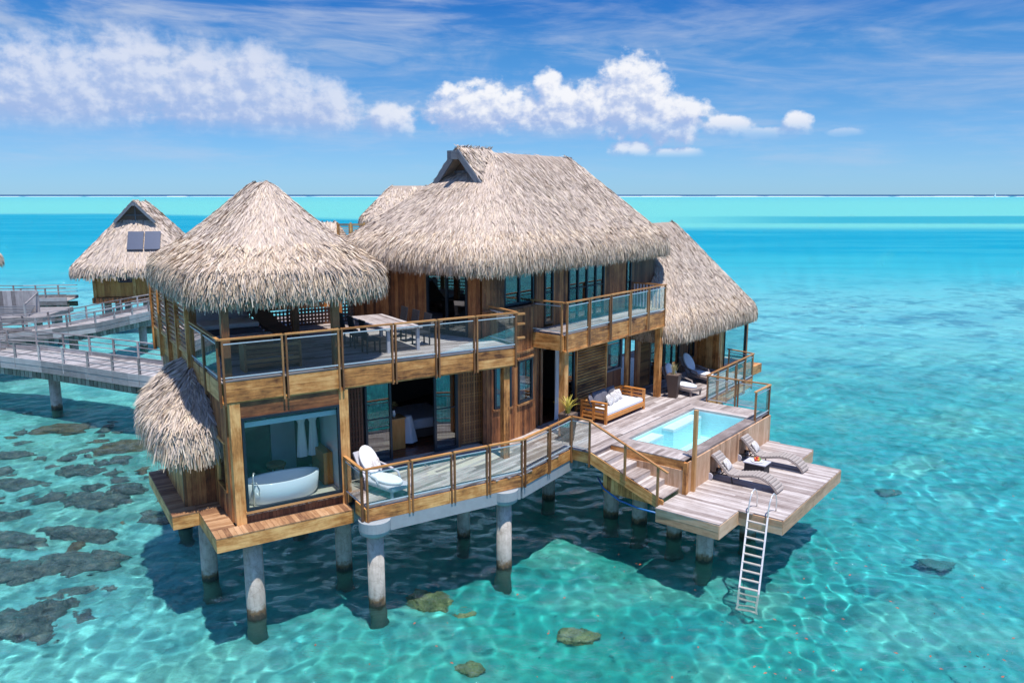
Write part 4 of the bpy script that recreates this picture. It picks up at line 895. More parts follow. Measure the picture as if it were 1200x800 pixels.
# ---- piles
CP = []
def pile(fr, x, y, zt, r=.25, cap=False, label='round concrete pile', z0=-3.2):
    w_ = fr.w([(x, y, 0)])[0]; f = Fr(w_[0], w_[1], fr.th); g = G(f)
    if cap: zt = 2.16
    g.lathe([(r*1.0, z0), (r*1.02, -.5), (r, .2), (r*.99, zt)], 0, 0, 24)
    if cap:
        t = thing('concrete_pile', label, 'pile', f, 0, 'piles under the villa'); build('shaft', g, M['conc'], t, smooth=True, caus=True)
        g = G(f); g.lathe([(.30, 2.12), (.42, 2.2), (.45, 2.3), (.45, 2.58)], 0, 0, 24); build('pile_cap', g, M['capc'], t)
    else: build('concrete_pile', g, M['conc'], None, True, label, 'pile', 'piles under the villa', fr=f, caus=True)
pile(A, .92, .0, 2.4, .26, label='tall pale concrete pile under the left end of the bathroom ledge, half sunlit')
pile(A, 3.99, 1.37, 2.4, .25, label='shaded concrete pile behind the right end of the bathroom ledge')
pile(A, 3.99, -1.25, 2.2, .24, True, 'capped concrete pile under the deck corner by the lounge chair')
pile(A, 8.28, -1.2, 2.2, .24, True, 'capped concrete pile under the bend of the lower deck railing')
pile(A, 8.32, 1.49, 2.6, .22, label='stained dark pile between the two capped piles, set back in shade')
pile(A, .29, 2.9, 2.4, .24, label='dark shaded pile under the shower corner of the villa')
pile(B, 2.02, 2.24, 2.6, .25, label='concrete pile in deep shade left of the stairs')
pile(B, 2.08, -.52, 2.4, .27, label='left one of the two short piles directly under the staircase')
pile(B, 2.11, -1.68, 2.4, .27, label='right one of the two short piles directly under the staircase')
pile(B, 1.83, -3.19, 1.5, .26, label='dark pile half hidden behind the left corner of the swim terrace')
pile(B, .83, -4.76, 1.5, .27, label='short pile under the front corner of the swim terrace')
pile(B, 3.3, -5.2, 1.5, .27, label='dark pile behind the swimming ladder under the terrace')
for fr, x, y in ((B, 6.2, -5.2), (B, 6.0, -2.5), (B, 8.3, 1.5), (B, 13.5, .5), (A, 3.9, 5.5), (A, 8.3, 5.5), (B, 5, 5), (A, .4, 7.5)):
    pile(fr, x, y, 2.3 if y > -2 else 1.5, label='concrete pile deep in the shade under the villa')
# ------------------------------------------------------------------ furniture
def place(fr, x, y, rot=0): w_ = fr.w([(x, y, 0)])[0]; return Fr(w_[0], w_[1], fr.th+rot)
def cushion(g, x0, x1, y0, y1, z0, z1, puff=.03, n=7, rot=None):
    """soft pillow: rounded slab"""
    P = []
    def pt(u, v, s):
        a = 1-abs(2*u-1)**3.5; b = 1-abs(2*v-1)**3.5; e = (max(a, 0)*max(b, 0))**.45
        zc = (z0+z1)/2; hh = (z1-z0)/2
        return (x0+(x1-x0)*(.5+(u-.5)*(1-.0*e)), y0+(y1-y0)*v, zc+s*hh*e+s*puff*e*a*b)
    V = []; F = []
    for s in (1, -1):
        V += [pt(i/(n-1), j/(n-1), s) for j in range(n) for i in range(n)]
    for j in range(n-1):
        for i in range(n-1):
            a = j*n+i; F.append((a, a+1, a+n+1, a+n)); F.append(tuple(n*n+v for v in (a, a+n, a+n+1, a+1)))
    if rot is not None: V = [tuple(rot @ Vector(v)) for v in V]
    g.add(V, F)
def slab_path(g, prof, x0, x1, th, seg=None):
    """strip following a profile of (y,z) between x0 and x1"""
    n = len(prof); V = []; P = [Vector((0, a, b)) for a, b in prof]
    for i in range(n):
        t = (P[min(i+1, n-1)]-P[max(i-1, 0)]).normalized(); nn = Vector((0, -t.z, t.y))
        if nn.z < 0: nn = -nn
        for x in (x0, x1):
            V.append((x, P[i].y, P[i].z)); V.append((x, P[i].y+nn.y*th, P[i].z+nn.z*th))
    F = []
    for i in range(n-1):
        a = i*4; b = a+4; F += [(a+1, b+1, b+3, a+3), (a, a+2, b+2, b), (a, b, b+1, a+1), (a+2, a+3, b+3, b+2)]
    F += [(0, 1, 3, 2), ((n-1)*4, (n-1)*4+2, (n-1)*4+3, (n-1)*4+1)]
    g.add(V, F)
# sofa
f = place(B, 4.55, .95); so = thing('slatted_sofa', 'orange teak slatted daybed sofa with a white seat cushion on the main deck', 'sofa', f, D1)
hw = 1.48; dp = .58
for x in (-hw, hw-.09):
    for y in (-dp, dp-.09): g = G(f); g.box(x, x+.09, y, y+.09, D1, D1+.78, 2); build('leg', g, M['orange'], so)
    g = G(f); g.box(x+.01, x+.08, -.04, .05, D1+.1, D1+.76, 2); build('side_upright', g, M['orange'], so)

g = G(f)
for x in (-hw+.02, hw-.07):
    for k in range(4): g.box(x, x+.045, -dp+.09, dp-.09, D1+.18+k*.15, D1+.27+k*.15, 1)
    g.box(x-.03, x+.08, -dp, dp, D1+.78, D1+.83, 1)
for k in range(4): g.box(-hw+.09, hw-.09, dp-.06, dp-.02, D1+.18+k*.15, D1+.27+k*.15, 0)
g.box(-hw+.09, hw-.09, dp-.09, dp, D1+.78, D1+.83, 0); build('slatted_side', g, M['orange'], so)
g = G(f); g.box(-hw+.09, hw-.09, -dp+.0, -dp+.06, D1+.14, D1+.30, 0); g.box(-hw+.09, hw-.09, -dp+.06, dp-.1, D1+.26, D1+.30, 0); build('seat_frame', g, M['orange'], so)
g = G(f); g.box(-hw+.11, hw-.11, -dp+.03, dp-.12, D1+.305, D1+.45); build('seat_cushion', g, M['white'], so, bevel=.035)
def throw(fr, x, y, z, s, yaw, tilt, mt, label, name='throw_pillow', th=.14, group='pillows on the sofa'):
    f2 = place(fr, x, y, yaw); g = G(f2); rot = Matrix.Translation((0, 0, z)) @ Matrix.Rotation(tilt, 4, 'X')
    cushion(g, -s/2, s/2, 0, s, -th/2, th/2, .02, 9, rot); return build(name, g, M[mt], None, True, label, 'pillow', group, fr=f2, z=z)
for i, (x, yw, lb) in enumerate(((-1.2, .5, 'grey pillow at the left arm of the sofa'), (-.62, -.1, 'grey pillow second from the left on the sofa back'), (-.12, .15, 'grey pillow in the middle of the sofa back'), (.42, -.05, 'grey pillow at the right of the sofa back behind two patterned ones'))):
    throw(B, 4.55+x, 1.2-.1*(i == 0), D1+.46, .55, yw, 1.2, 'greyfab', lb)
for x, y, yw, lb in ((-.28, .86, .25, 'patterned white and brown pillow leaning nearest on the sofa'), (.22, .95, .1, 'patterned white and brown pillow, middle one of three'), (.62, 1.05, -.15, 'patterned white and brown pillow, rightmost of three')):
    throw(B, 4.55+x, y, D1+.46, .42, yw, 1.1, 'pattern', lb)
# planters
def planter(fr, x, y, label, plabel, mt, kind):
    f2 = place(fr, x, y, .2); t = thing('tall_planter', label, 'planter', f2, D1, 'tall brown planters'); g = G(f2)
    P = lambda s, z: [(-s, -s, z), (s, -s, z), (s, s, z), (-s, s, z)]
    g.hexa(P(.17, D1)+P(.27, D1+1.0)); build('pot', g, M['pot'], t, bevel=.012); g = G(f2); g.hexa(P(.235, D1+1.0)+P(.235, D1+1.012)); build('soil', g, M['inside'], t)
    pl = thing('potted_plant', plabel, 'plant', f2, D1+1.0); gs = G(f2)
    for i in range(46 if kind else 60):
        a = random.uniform(0, 6.28); r0 = random.uniform(0, .1); L = random.uniform(.35, .75) if kind else random.uniform(.3, .55); lean = random.uniform(.15, 1.0) if kind else random.uniform(.05, .5); wd = .03 if kind else .018
        c, s = math.cos(a), math.sin(a); V = []; m = 6
        for k in range(m+1):
            u = k/m; rr = r0+L*lean*u*u*.9; z = D1+1.0+L*(u-.35*lean*u*u*u); ww = wd*(1-u*.85)*(.5+u if u < .5 else 1)
            V += [(c*rr-s*ww, s*rr+c*ww, z), (c*rr+s*ww, s*rr-c*ww, z)]
        gs.add(V, [(2*k, 2*k+1, 2*k+3, 2*k+2) for k in range(m)])
    build('foliage', gs, M[mt], pl)
planter(B, .6, .42, 'tall tapered brown planter behind the railing at the head of the stairs', 'bushy yellow green grass plant in the planter by the stairs', 'grass', 1)
planter(B, 8.45, .35, 'tall tapered brown planter in front of the wooden post by the lounge chairs', 'upright pale grass plant in the planter by the balcony post', 'straw', 0)
# lounge chairs with oval back cushion (local: foot at -y, head at +y)
def chaise(f, z, label, body='wicker', cush='white', arms=True):
    t = thing('lounge_chair', label, 'lounge chair', f, z, 'wicker lounge chairs with oval cushions')
    g = G(f); g.box(-.36, .36, -.95, .35, z+.2, z+.34); build('seat_base', g, M[body], t, bevel=.04)
    g = G(f); slab_path(g, [(.3, z+.3), (.62, z+.62), (.86, z+1.0)], -.34, .34, .05); build('back_shell', g, M[body], t)
    g = G(f)
    for sx in (-1, 1):
        g.tube([(sx*.4, .66, z+.62), (sx*.42, .2, z+.58), (sx*.42, -.3, z+.5), (sx*.4, -.42, z+.3)], .035, 8)
    build('armrest', g, M[body], t, True)
    for sx in (-.31, .31):
        for y in (-.88, .28):
            g = G(f); g.box(sx-.03, sx+.03, y-.03, y+.03, z, z+.21, 2); build('leg', g, M[body], t)
    g = G(f); n = 22; V = []
    for s in (0, .09):
        for k in range(n):
            a = 6.283*k/n; V.append((math.cos(a)*.31, -.28+math.sin(a)*.62*(1.0), z+.345+s))
    g.add(V, [tuple(range(n))[::-1], tuple(range(n, 2*n))]+[(k, (k+1) % n, n+(k+1) % n, n+k) for k in range(n)]); build('seat_cushion', g, M[cush], t, True, bevel=.03)
    g = G(f); V = []; o = Vector((0, .34, z+.42)); dr = Vector((0, .52, .74)).normalized(); nr = Vector((0, -.74, .52)).normalized()
    for s in (.03, .12):
        for k in range(n):
            a = 6.283*k/n; p = o+dr*(.40+.46*math.sin(a))+nr*s; V.append((math.cos(a)*.3, p.y, p.z))
    g.add(V, [tuple(range(n))[::-1], tuple(range(n, 2*n))]+[(k, (k+1) % n, n+(k+1) % n, n+k) for k in range(n)]); build('back_cushion', g, M[cush], t, True, bevel=.03)
    return t
chaise(place(A, 4.62, -.25, .28), D1, 'white cushioned lounge chair on the lower deck in front of the bedroom doors', 'lilac')
throw(A, 4.62, .02, D1+.5, .38, .1, .9, 'pattern', 'small patterned pillow on the white lounge chair outside the bedroom', group=None)
chaise(place(B, 9.45, .55, -.25), D1, 'taupe wicker lounge chair with white cushion, next to the planter', 'wicker')
chaise(place(B, 12.0, .95, -.25), D1, 'taupe wicker lounge chair with white cushion, nearest to the glazed annex bathroom', 'wicker')
# sun loungers (S-shaped, foot towards -y)
def lounger(f, z, label):
    t = thing('sun_lounger', label, 'sun lounger', f, z, 'wavy taupe sun loungers'); prof = [(-1.22, .02), (-1.12, .16), (-.95, .30), (-.7, .40), (-.4, .41), (-.1, .34), (.2, .27), (.42, .27), (.52, .32), (.75, .55), (1.0, .80), (1.1, .86)]
    P = []
    for i in range(len(prof)-1):
        for k in range(4): u = k/4; P.append((prof[i][0]*(1-u)+prof[i+1][0]*u, z+prof[i][1]*(1-u)+prof[i+1][1]*u))
    P.append((prof[-1][0], z+prof[-1][1]))
    g = G(f); slab_path(g, P, -.33, .33, .035); build('wicker_bed', g, M['wicker'], t)
    g = G(f)
    L = [0]
    for a, b in zip(P[:-1], P[1:]): L.append(L[-1]+math.dist(a, b))
    n = 24; tot = L[-1]
    for i in range(n):
        s0 = tot*i/n+.006; s1 = tot*(i+1)/n-.006; sm = (s0+s1)/2
        def pt(s): return (float(np.interp(s, L, [p[0] for p in P])), float(np.interp(s, L, [p[1] for p in P])))
        a, b, c = pt(s0), pt(sm), pt(s1); tt = Vector((c[0]-a[0], c[1]-a[1])).normalized(); nn = Vector((-tt.y, tt.x)); nn = nn if nn.y > 0 else -nn
        pr = [(a[0]+nn.x*.036, a[1]+nn.y*.036), (a[0]+nn.x*.06, a[1]+nn.y*.06), (b[0]+nn.x*.075, b[1]+nn.y*.075), (c[0]+nn.x*.06, c[1]+nn.y*.06), (c[0]+nn.x*.036, c[1]+nn.y*.036)]
        V = [(x, p[0], p[1]) for x in (-.30, .30) for p in pr]; g.add(V, [(0, 1, 6, 5), (1, 2, 7, 6), (2, 3, 8, 7), (3, 4, 9, 8), (0, 5, 9, 4), (4, 3, 2, 1, 0), (5, 6, 7, 8, 9)])
    build('ribbed_pad', g, M['taupe'], t)
    g = G(f)
    for sx in (-.27, .27): g.tube([(sx, .35, z+.27), (sx, 1.15, z+.25)], .022); g.tube([(sx, .35, z+.27), (sx, .3, z+.02)], .022)
    for y in (.5, .72, .94, 1.14): g.tube([(-.27, y, z+.26), (.27, y, z+.26)], .02)
    g.tube([(-.2, .7, z+.26), (-.2, .86, z+.66)], .016); g.tube([(.2, .7, z+.26), (.2, .86, z+.66)], .016)
    g.tube([(-.3, 1.1, z+.12), (.3, 1.1, z+.12)], .016); g.box(-.29, -.25, 1.07, 1.13, z+.1, z+.26); g.box(.25, .29, 1.07, 1.13, z+.1, z+.26); build('rear_frame', g, M['black'], t)
    for sx in (-.34, .34):
        g = G(f); V = []; n = 18
        for x in (sx-.025, sx+.025): V += [(x, 1.1+.12*math.cos(6.283*k/n), z+.12+.12*math.sin(6.283*k/n)) for k in range(n)]
        g.add(V, [tuple(range(n))[::-1], tuple(range(n, 2*n))]+[(k, (k+1) % n, n+(k+1) % n, n+k) for k in range(n)]); build('wheel', g, M['lilac'], t)
    return t
l1 = lounger(place(B, 3.35, -4.95), T, 'wavy taupe sun lounger nearest the swimming ladder on the terrace')
l2 = copy_thing(l1, place(B, 5.85, -4.95), T, 'wavy taupe sun lounger farther from the ladder on the terrace, beyond the side table')
throw(B, 3.35, -4.45, T+.42, .38, .1, .95, 'pattern', 'patterned pillow on the sun lounger nearest the ladder', group='pillows on the sun loungers')
throw(B, 5.85, -4.45, T+.42, .38, .1, .95, 'pattern', 'patterned pillow on the sun lounger farther from the ladder', group='pillows on the sun loungers')
f = place(B, 4.72, -4.85); t = thing('side_table', 'low dark wicker side table with a pale top between the two sun loungers', 'table', f, T)
g = G(f); g.box(-.27, .27, -.36, .36, T, T+.36); build('table_base', g, M['blackwicker'], t, bevel=.01); g = G(f); g.box(-.30, .30, -.4, .4, T+.362, T+.4); build('table_top', g, M['lilac'], t, bevel=.006)
t = thing('fruit_bowl', 'pale tray of red, orange and green fruit on the low side table', 'fruit bowl', f, T+.4)
g = G(f); g.lathe([(.1, T+.402), (.22, T+.425), (.2, T+.43)], 0, 0, 20); build('tray', g, M['tub'], t, True)
for i, (x, y, mt) in enumerate(((-.1, .02, 'fruit_r'), (.02, .08, 'fruit_o'), (.1, 0, 'fruit_y'), (.02, -.08, 'fruit_g'), (-.05, -.06, 'fruit_o'), (.0, .0, 'fruit_r'))):
    g = G(f); zz = T+.49+(.05 if i == 5 else 0); g.lathe([(.004, zz-.05), (.035, zz-.04), (.052, zz), (.035, zz+.038), (.004, zz+.048)], x, y, 12); build('fruit', g, M[mt], t, True)
# ladder
f = place(B, 1.05, -6.35); lad = thing('swimming_ladder', 'steel swimming ladder with looped handles going down from the terrace into the water', 'ladder', f, T)
g = G(B); tops = [Vector((1.0, -6.06, T)), Vector((1.0, -6.67, T))]; dn = [Vector((-.33, -6.42, 0)), Vector((-.24, -6.98, 0))]
ends = []
for tp, dw in zip(tops, dn):
    dd = dw-tp; e = tp+dd*1.42; ends.append((tp, e))
    g.beam(tp+dd*-.02, e, .05, .07)
build('side_rail', g, M['steel'], lad, caus=True)
for i in range(13):
    u = .07+i*.077; g = G(B); g.beam(ends[0][0].lerp(ends[0][1], u), ends[1][0].lerp(ends[1][1], u), .09, .03); build('rung', g, M['rung'], lad, caus=True)
for tp in tops:
    g = G(B); P = [tp+Vector((-.02, 0, -.12)), tp+Vector((.0, 0, .2)), tp+Vector((.08, 0, .45)), tp+Vector((.22, 0, .62)), tp+Vector((.40, 0, .66)), tp+Vector((.56, 0, .56)), tp+Vector((.66, 0, .34)), tp+Vector((.68, 0, .02))]
    Q = []
    for i in range(len(P)-1): Q += [P[i].lerp(P[i+1], k/3) for k in range(3)]
    Q.append(P[-1]); g.tube(Q, .022, 10); build('grab_handle', g, M['steel'], lad, True)
# blue hose under stairs
g = G(B); g.tube([(.5, -.9, 2.0), (.25, -1.3, 1.75), (.1, -2.0, 1.55), (0, -2.8, 1.5), (-.2, -3.55, 1.6)], .03, 8); build('blue_hose', g, M['bluerope'], None, True, 'thin blue hose sagging below the staircase', 'hose', fr=place(B, .2, -2), z=1.5)
# bath
f = place(A, 1.98, .72, 0); tb = thing('bathtub', 'freestanding oval white bathtub behind the big picture window', 'bathtub', f, 3.0)
g = G(f); n = 40; V = []; pro = [(.86, 0, 0), (.95, .14, 0), (1, .6, 1), (.94, .62, 1), (.88, .58, 1), (.76, .2, 0), (.6, .14, 0), (.02, .14, 0)]
for s, zz, top in pro:
    for k in range(n):
        a = 6.283*k/n; x = math.cos(a)*1.12*s; y = math.sin(a)*.54*s; V.append((x, y, 3.0+zz+(.05*(max(x, 0)/1.12)**2 if top else 0)))
F = [(i*n+k, i*n+(k+1) % n, (i+1)*n+(k+1) % n, (i+1)*n+k) for i in range(len(pro)-1) for k in range(n)]; g.add(V, F); build('tub_shell', g, M['tub'], tb, True)
t = thing('bath_tap', 'slim chrome floor standing bath tap at the left end of the bathtub', 'tap', place(A, 1.12, .32), 3.0); g = G(A)
g.tube([(1.12, .32, 3), (1.12, .32, 3.85), (1.16, .4, 3.95), (1.22, .52, 3.9)], .022); g.tube([(1.06, .32, 3.7), (1.2, .32, 3.7)], .016); build('spout', g, M['steel'], t, True)
g = G(A); g.tube([(1.2, .32, 3.7), (1.28, .3, 3.5), (1.26, .3, 3.3), (1.2, .31, 3.4)], .01); build('hand_shower_hose', g, M['steel'], t, True)
for x, lb in ((2.95, 'left one of two white bathrobes hanging behind the bathtub'), (3.3, 'right one of two white bathrobes hanging behind the bathtub')):
    f = place(A, x, 1.7); g = G(f)
    def fn(u, v): a = u*6.283; w2 = (.07+.09*(1-v)+(.05 if .78 < v < .93 else 0))*(1+.12*math.sin(a*5)) if v < .95 else .04; return (math.cos(a)*w2, math.sin(a)*w2*.5, 3.75+1.35*v)
    g.grid(fn, 33, 14); build('bathrobe', g, M['white'], None, True, lb, 'bathrobe', 'white bathrobes', fr=f, z=3.75)
f = place(A, 2.3, 2.3); t = thing('low_stool', 'round brown stool in the shade of the bathroom behind the tub', 'stool', f, 3.0); g = G(f); g.lathe([(.28, 3.38), (.3, 3.46), (.26, 3.5)], 0, 0, 20); build('stool_seat', g, M['clad'], t)
for a in (0, 2.1, 4.2): g = G(f); g.tube([(.2*math.cos(a), .2*math.sin(a), 3.39), (.24*math.cos(a), .24*math.sin(a), 3.0)], .025); build('leg', g, M['clad'], t)
# bedroom
f = place(A, 6.55, 3.1); t = thing('wooden_cabinet', 'orange brown wooden cabinet inside the open bedroom doors', 'cabinet', f, 3.01); g = G(f); g.box(-.35, .3, -.25, .25, 3.01, 4.05); build('carcass', g, M['orange'], t, bevel=.01); g = G(f); g.box(-.38, .33, -.28, .28, 4.052, 4.1); build('cabinet_top', g, M['rail'], t)
t = thing('flower_vase', 'vase of white flowers on the bedroom cabinet', 'vase', f, 4.1); g = G(f); g.lathe([(.05, 4.1), (.07, 4.2), (.04, 4.3), (.05, 4.33)], 0, 0, 16); build('vase', g, M['tub'], t, True); g = G(f)
for i in range(40):
    a = random.uniform(0, 6.28); b = random.uniform(.2, 1.5); rr = random.uniform(.08, .2); c = Vector((math.cos(a)*math.cos(b)*rr, math.sin(a)*math.cos(b)*rr, 4.42+math.sin(b)*rr)); e = Vector((random.uniform(-.03, .03), random.uniform(-.03, .03), .03)); g.add([tuple(c), tuple(c+e), tuple(c+Vector((.03, .02, -.01)))], [(0, 1, 2)])
build('flowers', g, M['straw'], t)
f = place(A, 8.0, 4.6); t = thing('bed', 'bed with white linen in the dark bedroom', 'bed', f, 3.0); g = G(f); g.box(-1.0, 1.0, -1.0, 1.0, 3.05, 3.45); build('bed_base', g, M['inside'], t); g = G(f); g.box(-1.03, 1.03, -1.03, 1.03, 3.35, 3.72); build('bed_linen', g, M['white'], t, bevel=.08)
f = place(A, 7.15, 3.3); g = G(f)
def fn(u, v): a = u*6.283; w2 = .16+.16*(1-v)*(1+.15*math.sin(a*7)); return (math.cos(a)*w2, math.sin(a)*w2, 3.1+.9*v)
g.grid(fn, 36, 8); g.lathe([(.16, 3.98), (.12, 4.02), (.01, 4.03)], 0, 0, 18); build('draped_stool', g, M['white'], None, True, 'stool under a white cloth beside the bedroom cabinet', 'stool', fr=f, z=3.1)
f = place(A, 6.5, 4.6); t = thing('table_lamp', 'table lamp with a pale shade in the dark bedroom behind the cabinet', 'lamp', f, 3.0); g = G(f); g.box(-.3, .3, -.25, .25, 3.0, 4.0); build('lamp_base', g, M['inside'], t); g = G(f); g.tube([(0, 0, 4.0), (0, 0, 4.5)], .03); build('lamp_stem', g, M['black'], t); g = G(f); g.lathe([(.2, 4.5), (.17, 4.8)], 0, 0, 20); build('lamp_shade', g, M['lilac'], t, True)
# room behind the doorway next to the sofa
f = place(B, 2.4, 4.2); t = thing('round_table', 'round table in the dark room behind the doorway next to the planter', 'table', f, 3.0); g = G(f); g.lathe([(.5, 3.7), (.5, 3.75)], 0, 0, 24); build('table_top', g, M['clad'], t); g = G(f); g.tube([(0, 0, 3), (0, 0, 3.7)], .06); build('pedestal', g, M['black'], t)
# dining set upstairs
f = place(A, 6.15, 2.75); t = thing('dining_table', 'long pale weathered dining table on the upper terrace', 'table', f, U)
g = G(f)
for k in range(9): g.box(-.62+k*.138, -.62+k*.138+.13, -1.6, 1.6, U+.71, U+.75, 1)
build('table_top', g, M['deck'], t)
for x in (-.55, .45):
    for y in (-1.5, 1.4): g = G(f); g.box(x, x+.1, y, y+.1, U, U+.71, 2); build('leg', g, M['lilac'], t)
def dchair(f, z, label):
    t = thing('dining_chair', label, 'chair', f, z, 'black wicker dining chairs'); g = G(f); g.box(-.24, .24, -.25, .23, z+.38, z+.46); build('seat', g, M['blackwicker'], t, bevel=.02)
    g = G(f); slab_path(g, [(.20, z+.44), (.26, z+.75), (.30, z+1.02)], -.24, .24, .04); build('backrest', g, M['blackwicker'], t)
    for x in (-.2, .2):
        for y in (-.21, .21): g = G(f); g.box(x-.02, x+.02, y-.02, y+.02, z, z+.38, 2); build('leg', g, M['blackwicker'], t)
    return t
spots = [(5.25, 1.7, R(90), 'black wicker dining chair on the gazebo side of the table, nearest the railing'), (5.25, 2.7, R(90), 'black wicker dining chair on the gazebo side of the table, in the middle'), (5.25, 3.6, R(90), 'black wicker dining chair on the gazebo side of the table, farthest from the railing'),
         (7.1, 2.0, R(-90), 'black wicker dining chair on the house side of the table, nearest the railing'), (7.1, 2.9, R(-90), 'black wicker dining chair on the house side of the table, in the middle'), (7.1, 3.8, R(-90), 'black wicker dining chair on the house side of the table, farthest from the railing')]
c0 = None
for x, y, r_, lb in spots:
    f = place(A, x, y, r_)
    if c0 is None: c0 = dchair(f, U, lb)
    else: copy_thing(c0, f, U, lb)
# gazebo contents
f = place(A, 2.0, 6.3); t = thing('covered_daybed', 'grey and white upholstered daybed under the gazebo roof', 'daybed', f, U); g = G(f); g.box(-.95, .95, -.9, .9, U, U+.45); build('daybed_base', g, M['greyfab'], t, bevel=.05); g = G(f); g.box(-.93, .93, -.6, .88, U+.46, U+.62); build('mattress', g, M['white'], t, bevel=.05); g = G(f); g.box(-.95, .95, .7, .95, U+.45, U+1.15); build('back_bolster', g, M['lilac'], t, bevel=.08)
f = place(A, 1.75, 3.6); t = thing('low_wooden_bench', 'long low wooden bench with a pale top under the gazebo', 'bench', f, U); g = G(f); g.box(-.95, .95, -.25, .25, U+.1, U+.5, 0); build('bench_box', g, M['clad'], t); g = G(f); g.box(-1, 1, -.3, .3, U+.502, U+.56, 0); build('bench_top', g, M['lilac'], t)
f = place(A, 2.0, .9); t = thing('slatted_bench', 'slatted wooden bench seen through the glass at the gazebo railing corner', 'bench', f, U); g = G(f)
for k in range(5): g.box(-.75, .75, -.1, -.07, U+.12+k*.13, U+.21+k*.13, 0)
for x in (-.8, .72): g.box(x, x+.07, -.1, .45, U, U+.78, 2)
build('slatted_back', g, M['post'], t); g = G(f); g.box(-.72, .72, -.06, .45, U+.38, U+.42, 0); build('seat', g, M['post'], t)
f = place(A, 3.4, 6.0, .5); t = thing('reclined_chair', 'dark reclined chair under the gazebo between the daybed and the orange frame', 'chair', f, U); g = G(f); slab_path(g, [(-.9, U+.15), (0, U+.35), (.9, U+1.1)], -.4, .4, .08); build('reclined_seat', g, M['inside'], t); g = G(f); g.box(-.36, .36, -.5, .3, U, U+.2); build('chair_base', g, M['inside'], t)
t = thing('orange_bar_frame', 'orange timber counter frame with lattice at the back of the gazebo', 'counter', place(A, 5.2, 7.0), U)
g = G(A); g.box(3.5, 3.62, 7.0, 7.12, U, 7.68, 2); g.box(3.62, 6.3, 7.0, 7.12, 7.46, 7.64, 0); g.box(6.2, 6.3, 7.0, 7.12, U, 7.46, 2); build('frame', g, M['orange'], t)
lattice(t, A, (2.6, 7.06), (3.5, 7.06), U, 7.66, .12, .05, 'orange', 'lattice_panel')
lattice(t, A, (3.62, 7.2), (6.2, 7.2), U+.1, 7.4, .13, .06, 'darkclad', 'lattice_panel')
t = thing('lattice_wall', 'dark lattice wall at the back of the upper terrace left of the house wall', 'lattice', place(A, 6, 8.2), U); lattice(t, A, (4.5, 7.9), (8.2, 7.9), U, 8.6, .13, .07, 'inside', 'lattice_panel')

# ------------------------------------------------------------------ background: neighbouring villas and walkways
def bungalow(fr, label, zf=2.9, scale=1.):
    t = thing('thatched_bungalow', label, 'bungalow', fr, 0, 'neighbouring thatched bungalows')
    S, per = roof_surface(-5.1*scale, 5.1*scale, -4.9*scale, 6.5*scale, 5.1, -.5, 3.0, 0, 10.9, 1.6, .35, axis='y')
    sh = shell(S, fr, t, 'roof', 60, 12); gs = []
    blades(gs, S, fr, 12000, lambda u: np.sqrt(u)*.97+.005, (.5, 1.1), (.06, .12), (.02, .12), per, (.25, .8), seed=hash(label) % 1000); build_blades('thatch', gs, M['thatch'], sh); gs = []
    blades(gs, S, fr, 3500, lambda u: .9+.1*u, (.4, .7), (.06, .11), (0, .14), per, (.1, .95), droop=.4, seed=5); build_blades('thatch_fringe', gs, M['fringe'], sh)
    f2 = Fr(*fr.w([(0, 0, 0)])[0][:2], fr.th+math.pi/2)
    gablet(f2, sh, -2.0, 0, 10.9, -1, wdt=1.5, drop=1.6, over=.5, seed=60, beamlen=.2)
    g = G(fr)
    for i in range(2):
        x = -.5+i*1.35; g.hexa([(x, -2.8, 8.2), (x+1.25, -2.8, 8.2), (x+1.25, -3.9, 6.75), (x, -3.9, 6.75)][::-1]+[(x, -2.95, 8.4), (x+1.25, -2.95, 8.4), (x+1.25, -4.05, 6.95), (x, -4.05, 6.95)][::-1])
    build('roof_skylight', g, M['solar'], t)
    g = G(fr); cladding(g, (-3.2, -4.2), (4, -4.2), 3, 5.6, .05, .25); cladding(g, (-3.2, 5), (-3.2, -4.2), 3, 5.6, .05, .25); cladding(g, (4, -4.2), (4, 5), 3, 5.6, .05, .25); g.box(-3.1, 3.9, -3.1, 5, 5.3, 5.35); build('wall', g, M['orange'], t)
    for x in (-3.2, -.1, 1.0, 3.9): g = G(fr); g.box(x-.1, x+.15, -4.4, -4.2, 2.7, 5.7, 2); build('wall_post', g, M['gold'], t)
    window(t, fr, (-1.3, -4.27), (-.2, -4.27), 4.2, 5.4, .08, 0, glass='darkglass'); window(t, fr, (1.2, -4.27), (3, -4.27), 4.1, 5.5, .08, 1, glass='darkglass')
    g = G(fr); g.box(-3.4, 4.2, -4.5, 5.2, 2.5, 2.95); build('floor_platform', g, M['clad'], t)
    for x in (-2.6, .5, 3.4):
        for y in (-2.9, 1, 4.6): g = G(fr); g.lathe([(.3, -3), (.3, 2.5)], x, y, 12); build('pile', g, M['conc'], t, True)
    return t
bungalow(Fr(-33.0, 71.5, R(14)), 'thatched bungalow with roof skylights between the walkways and the turquoise lagoon')
bungalow(Fr(-57.5, 76.0, R(-30)), 'thatched bungalow at the left edge of the picture, only its eave tip showing')
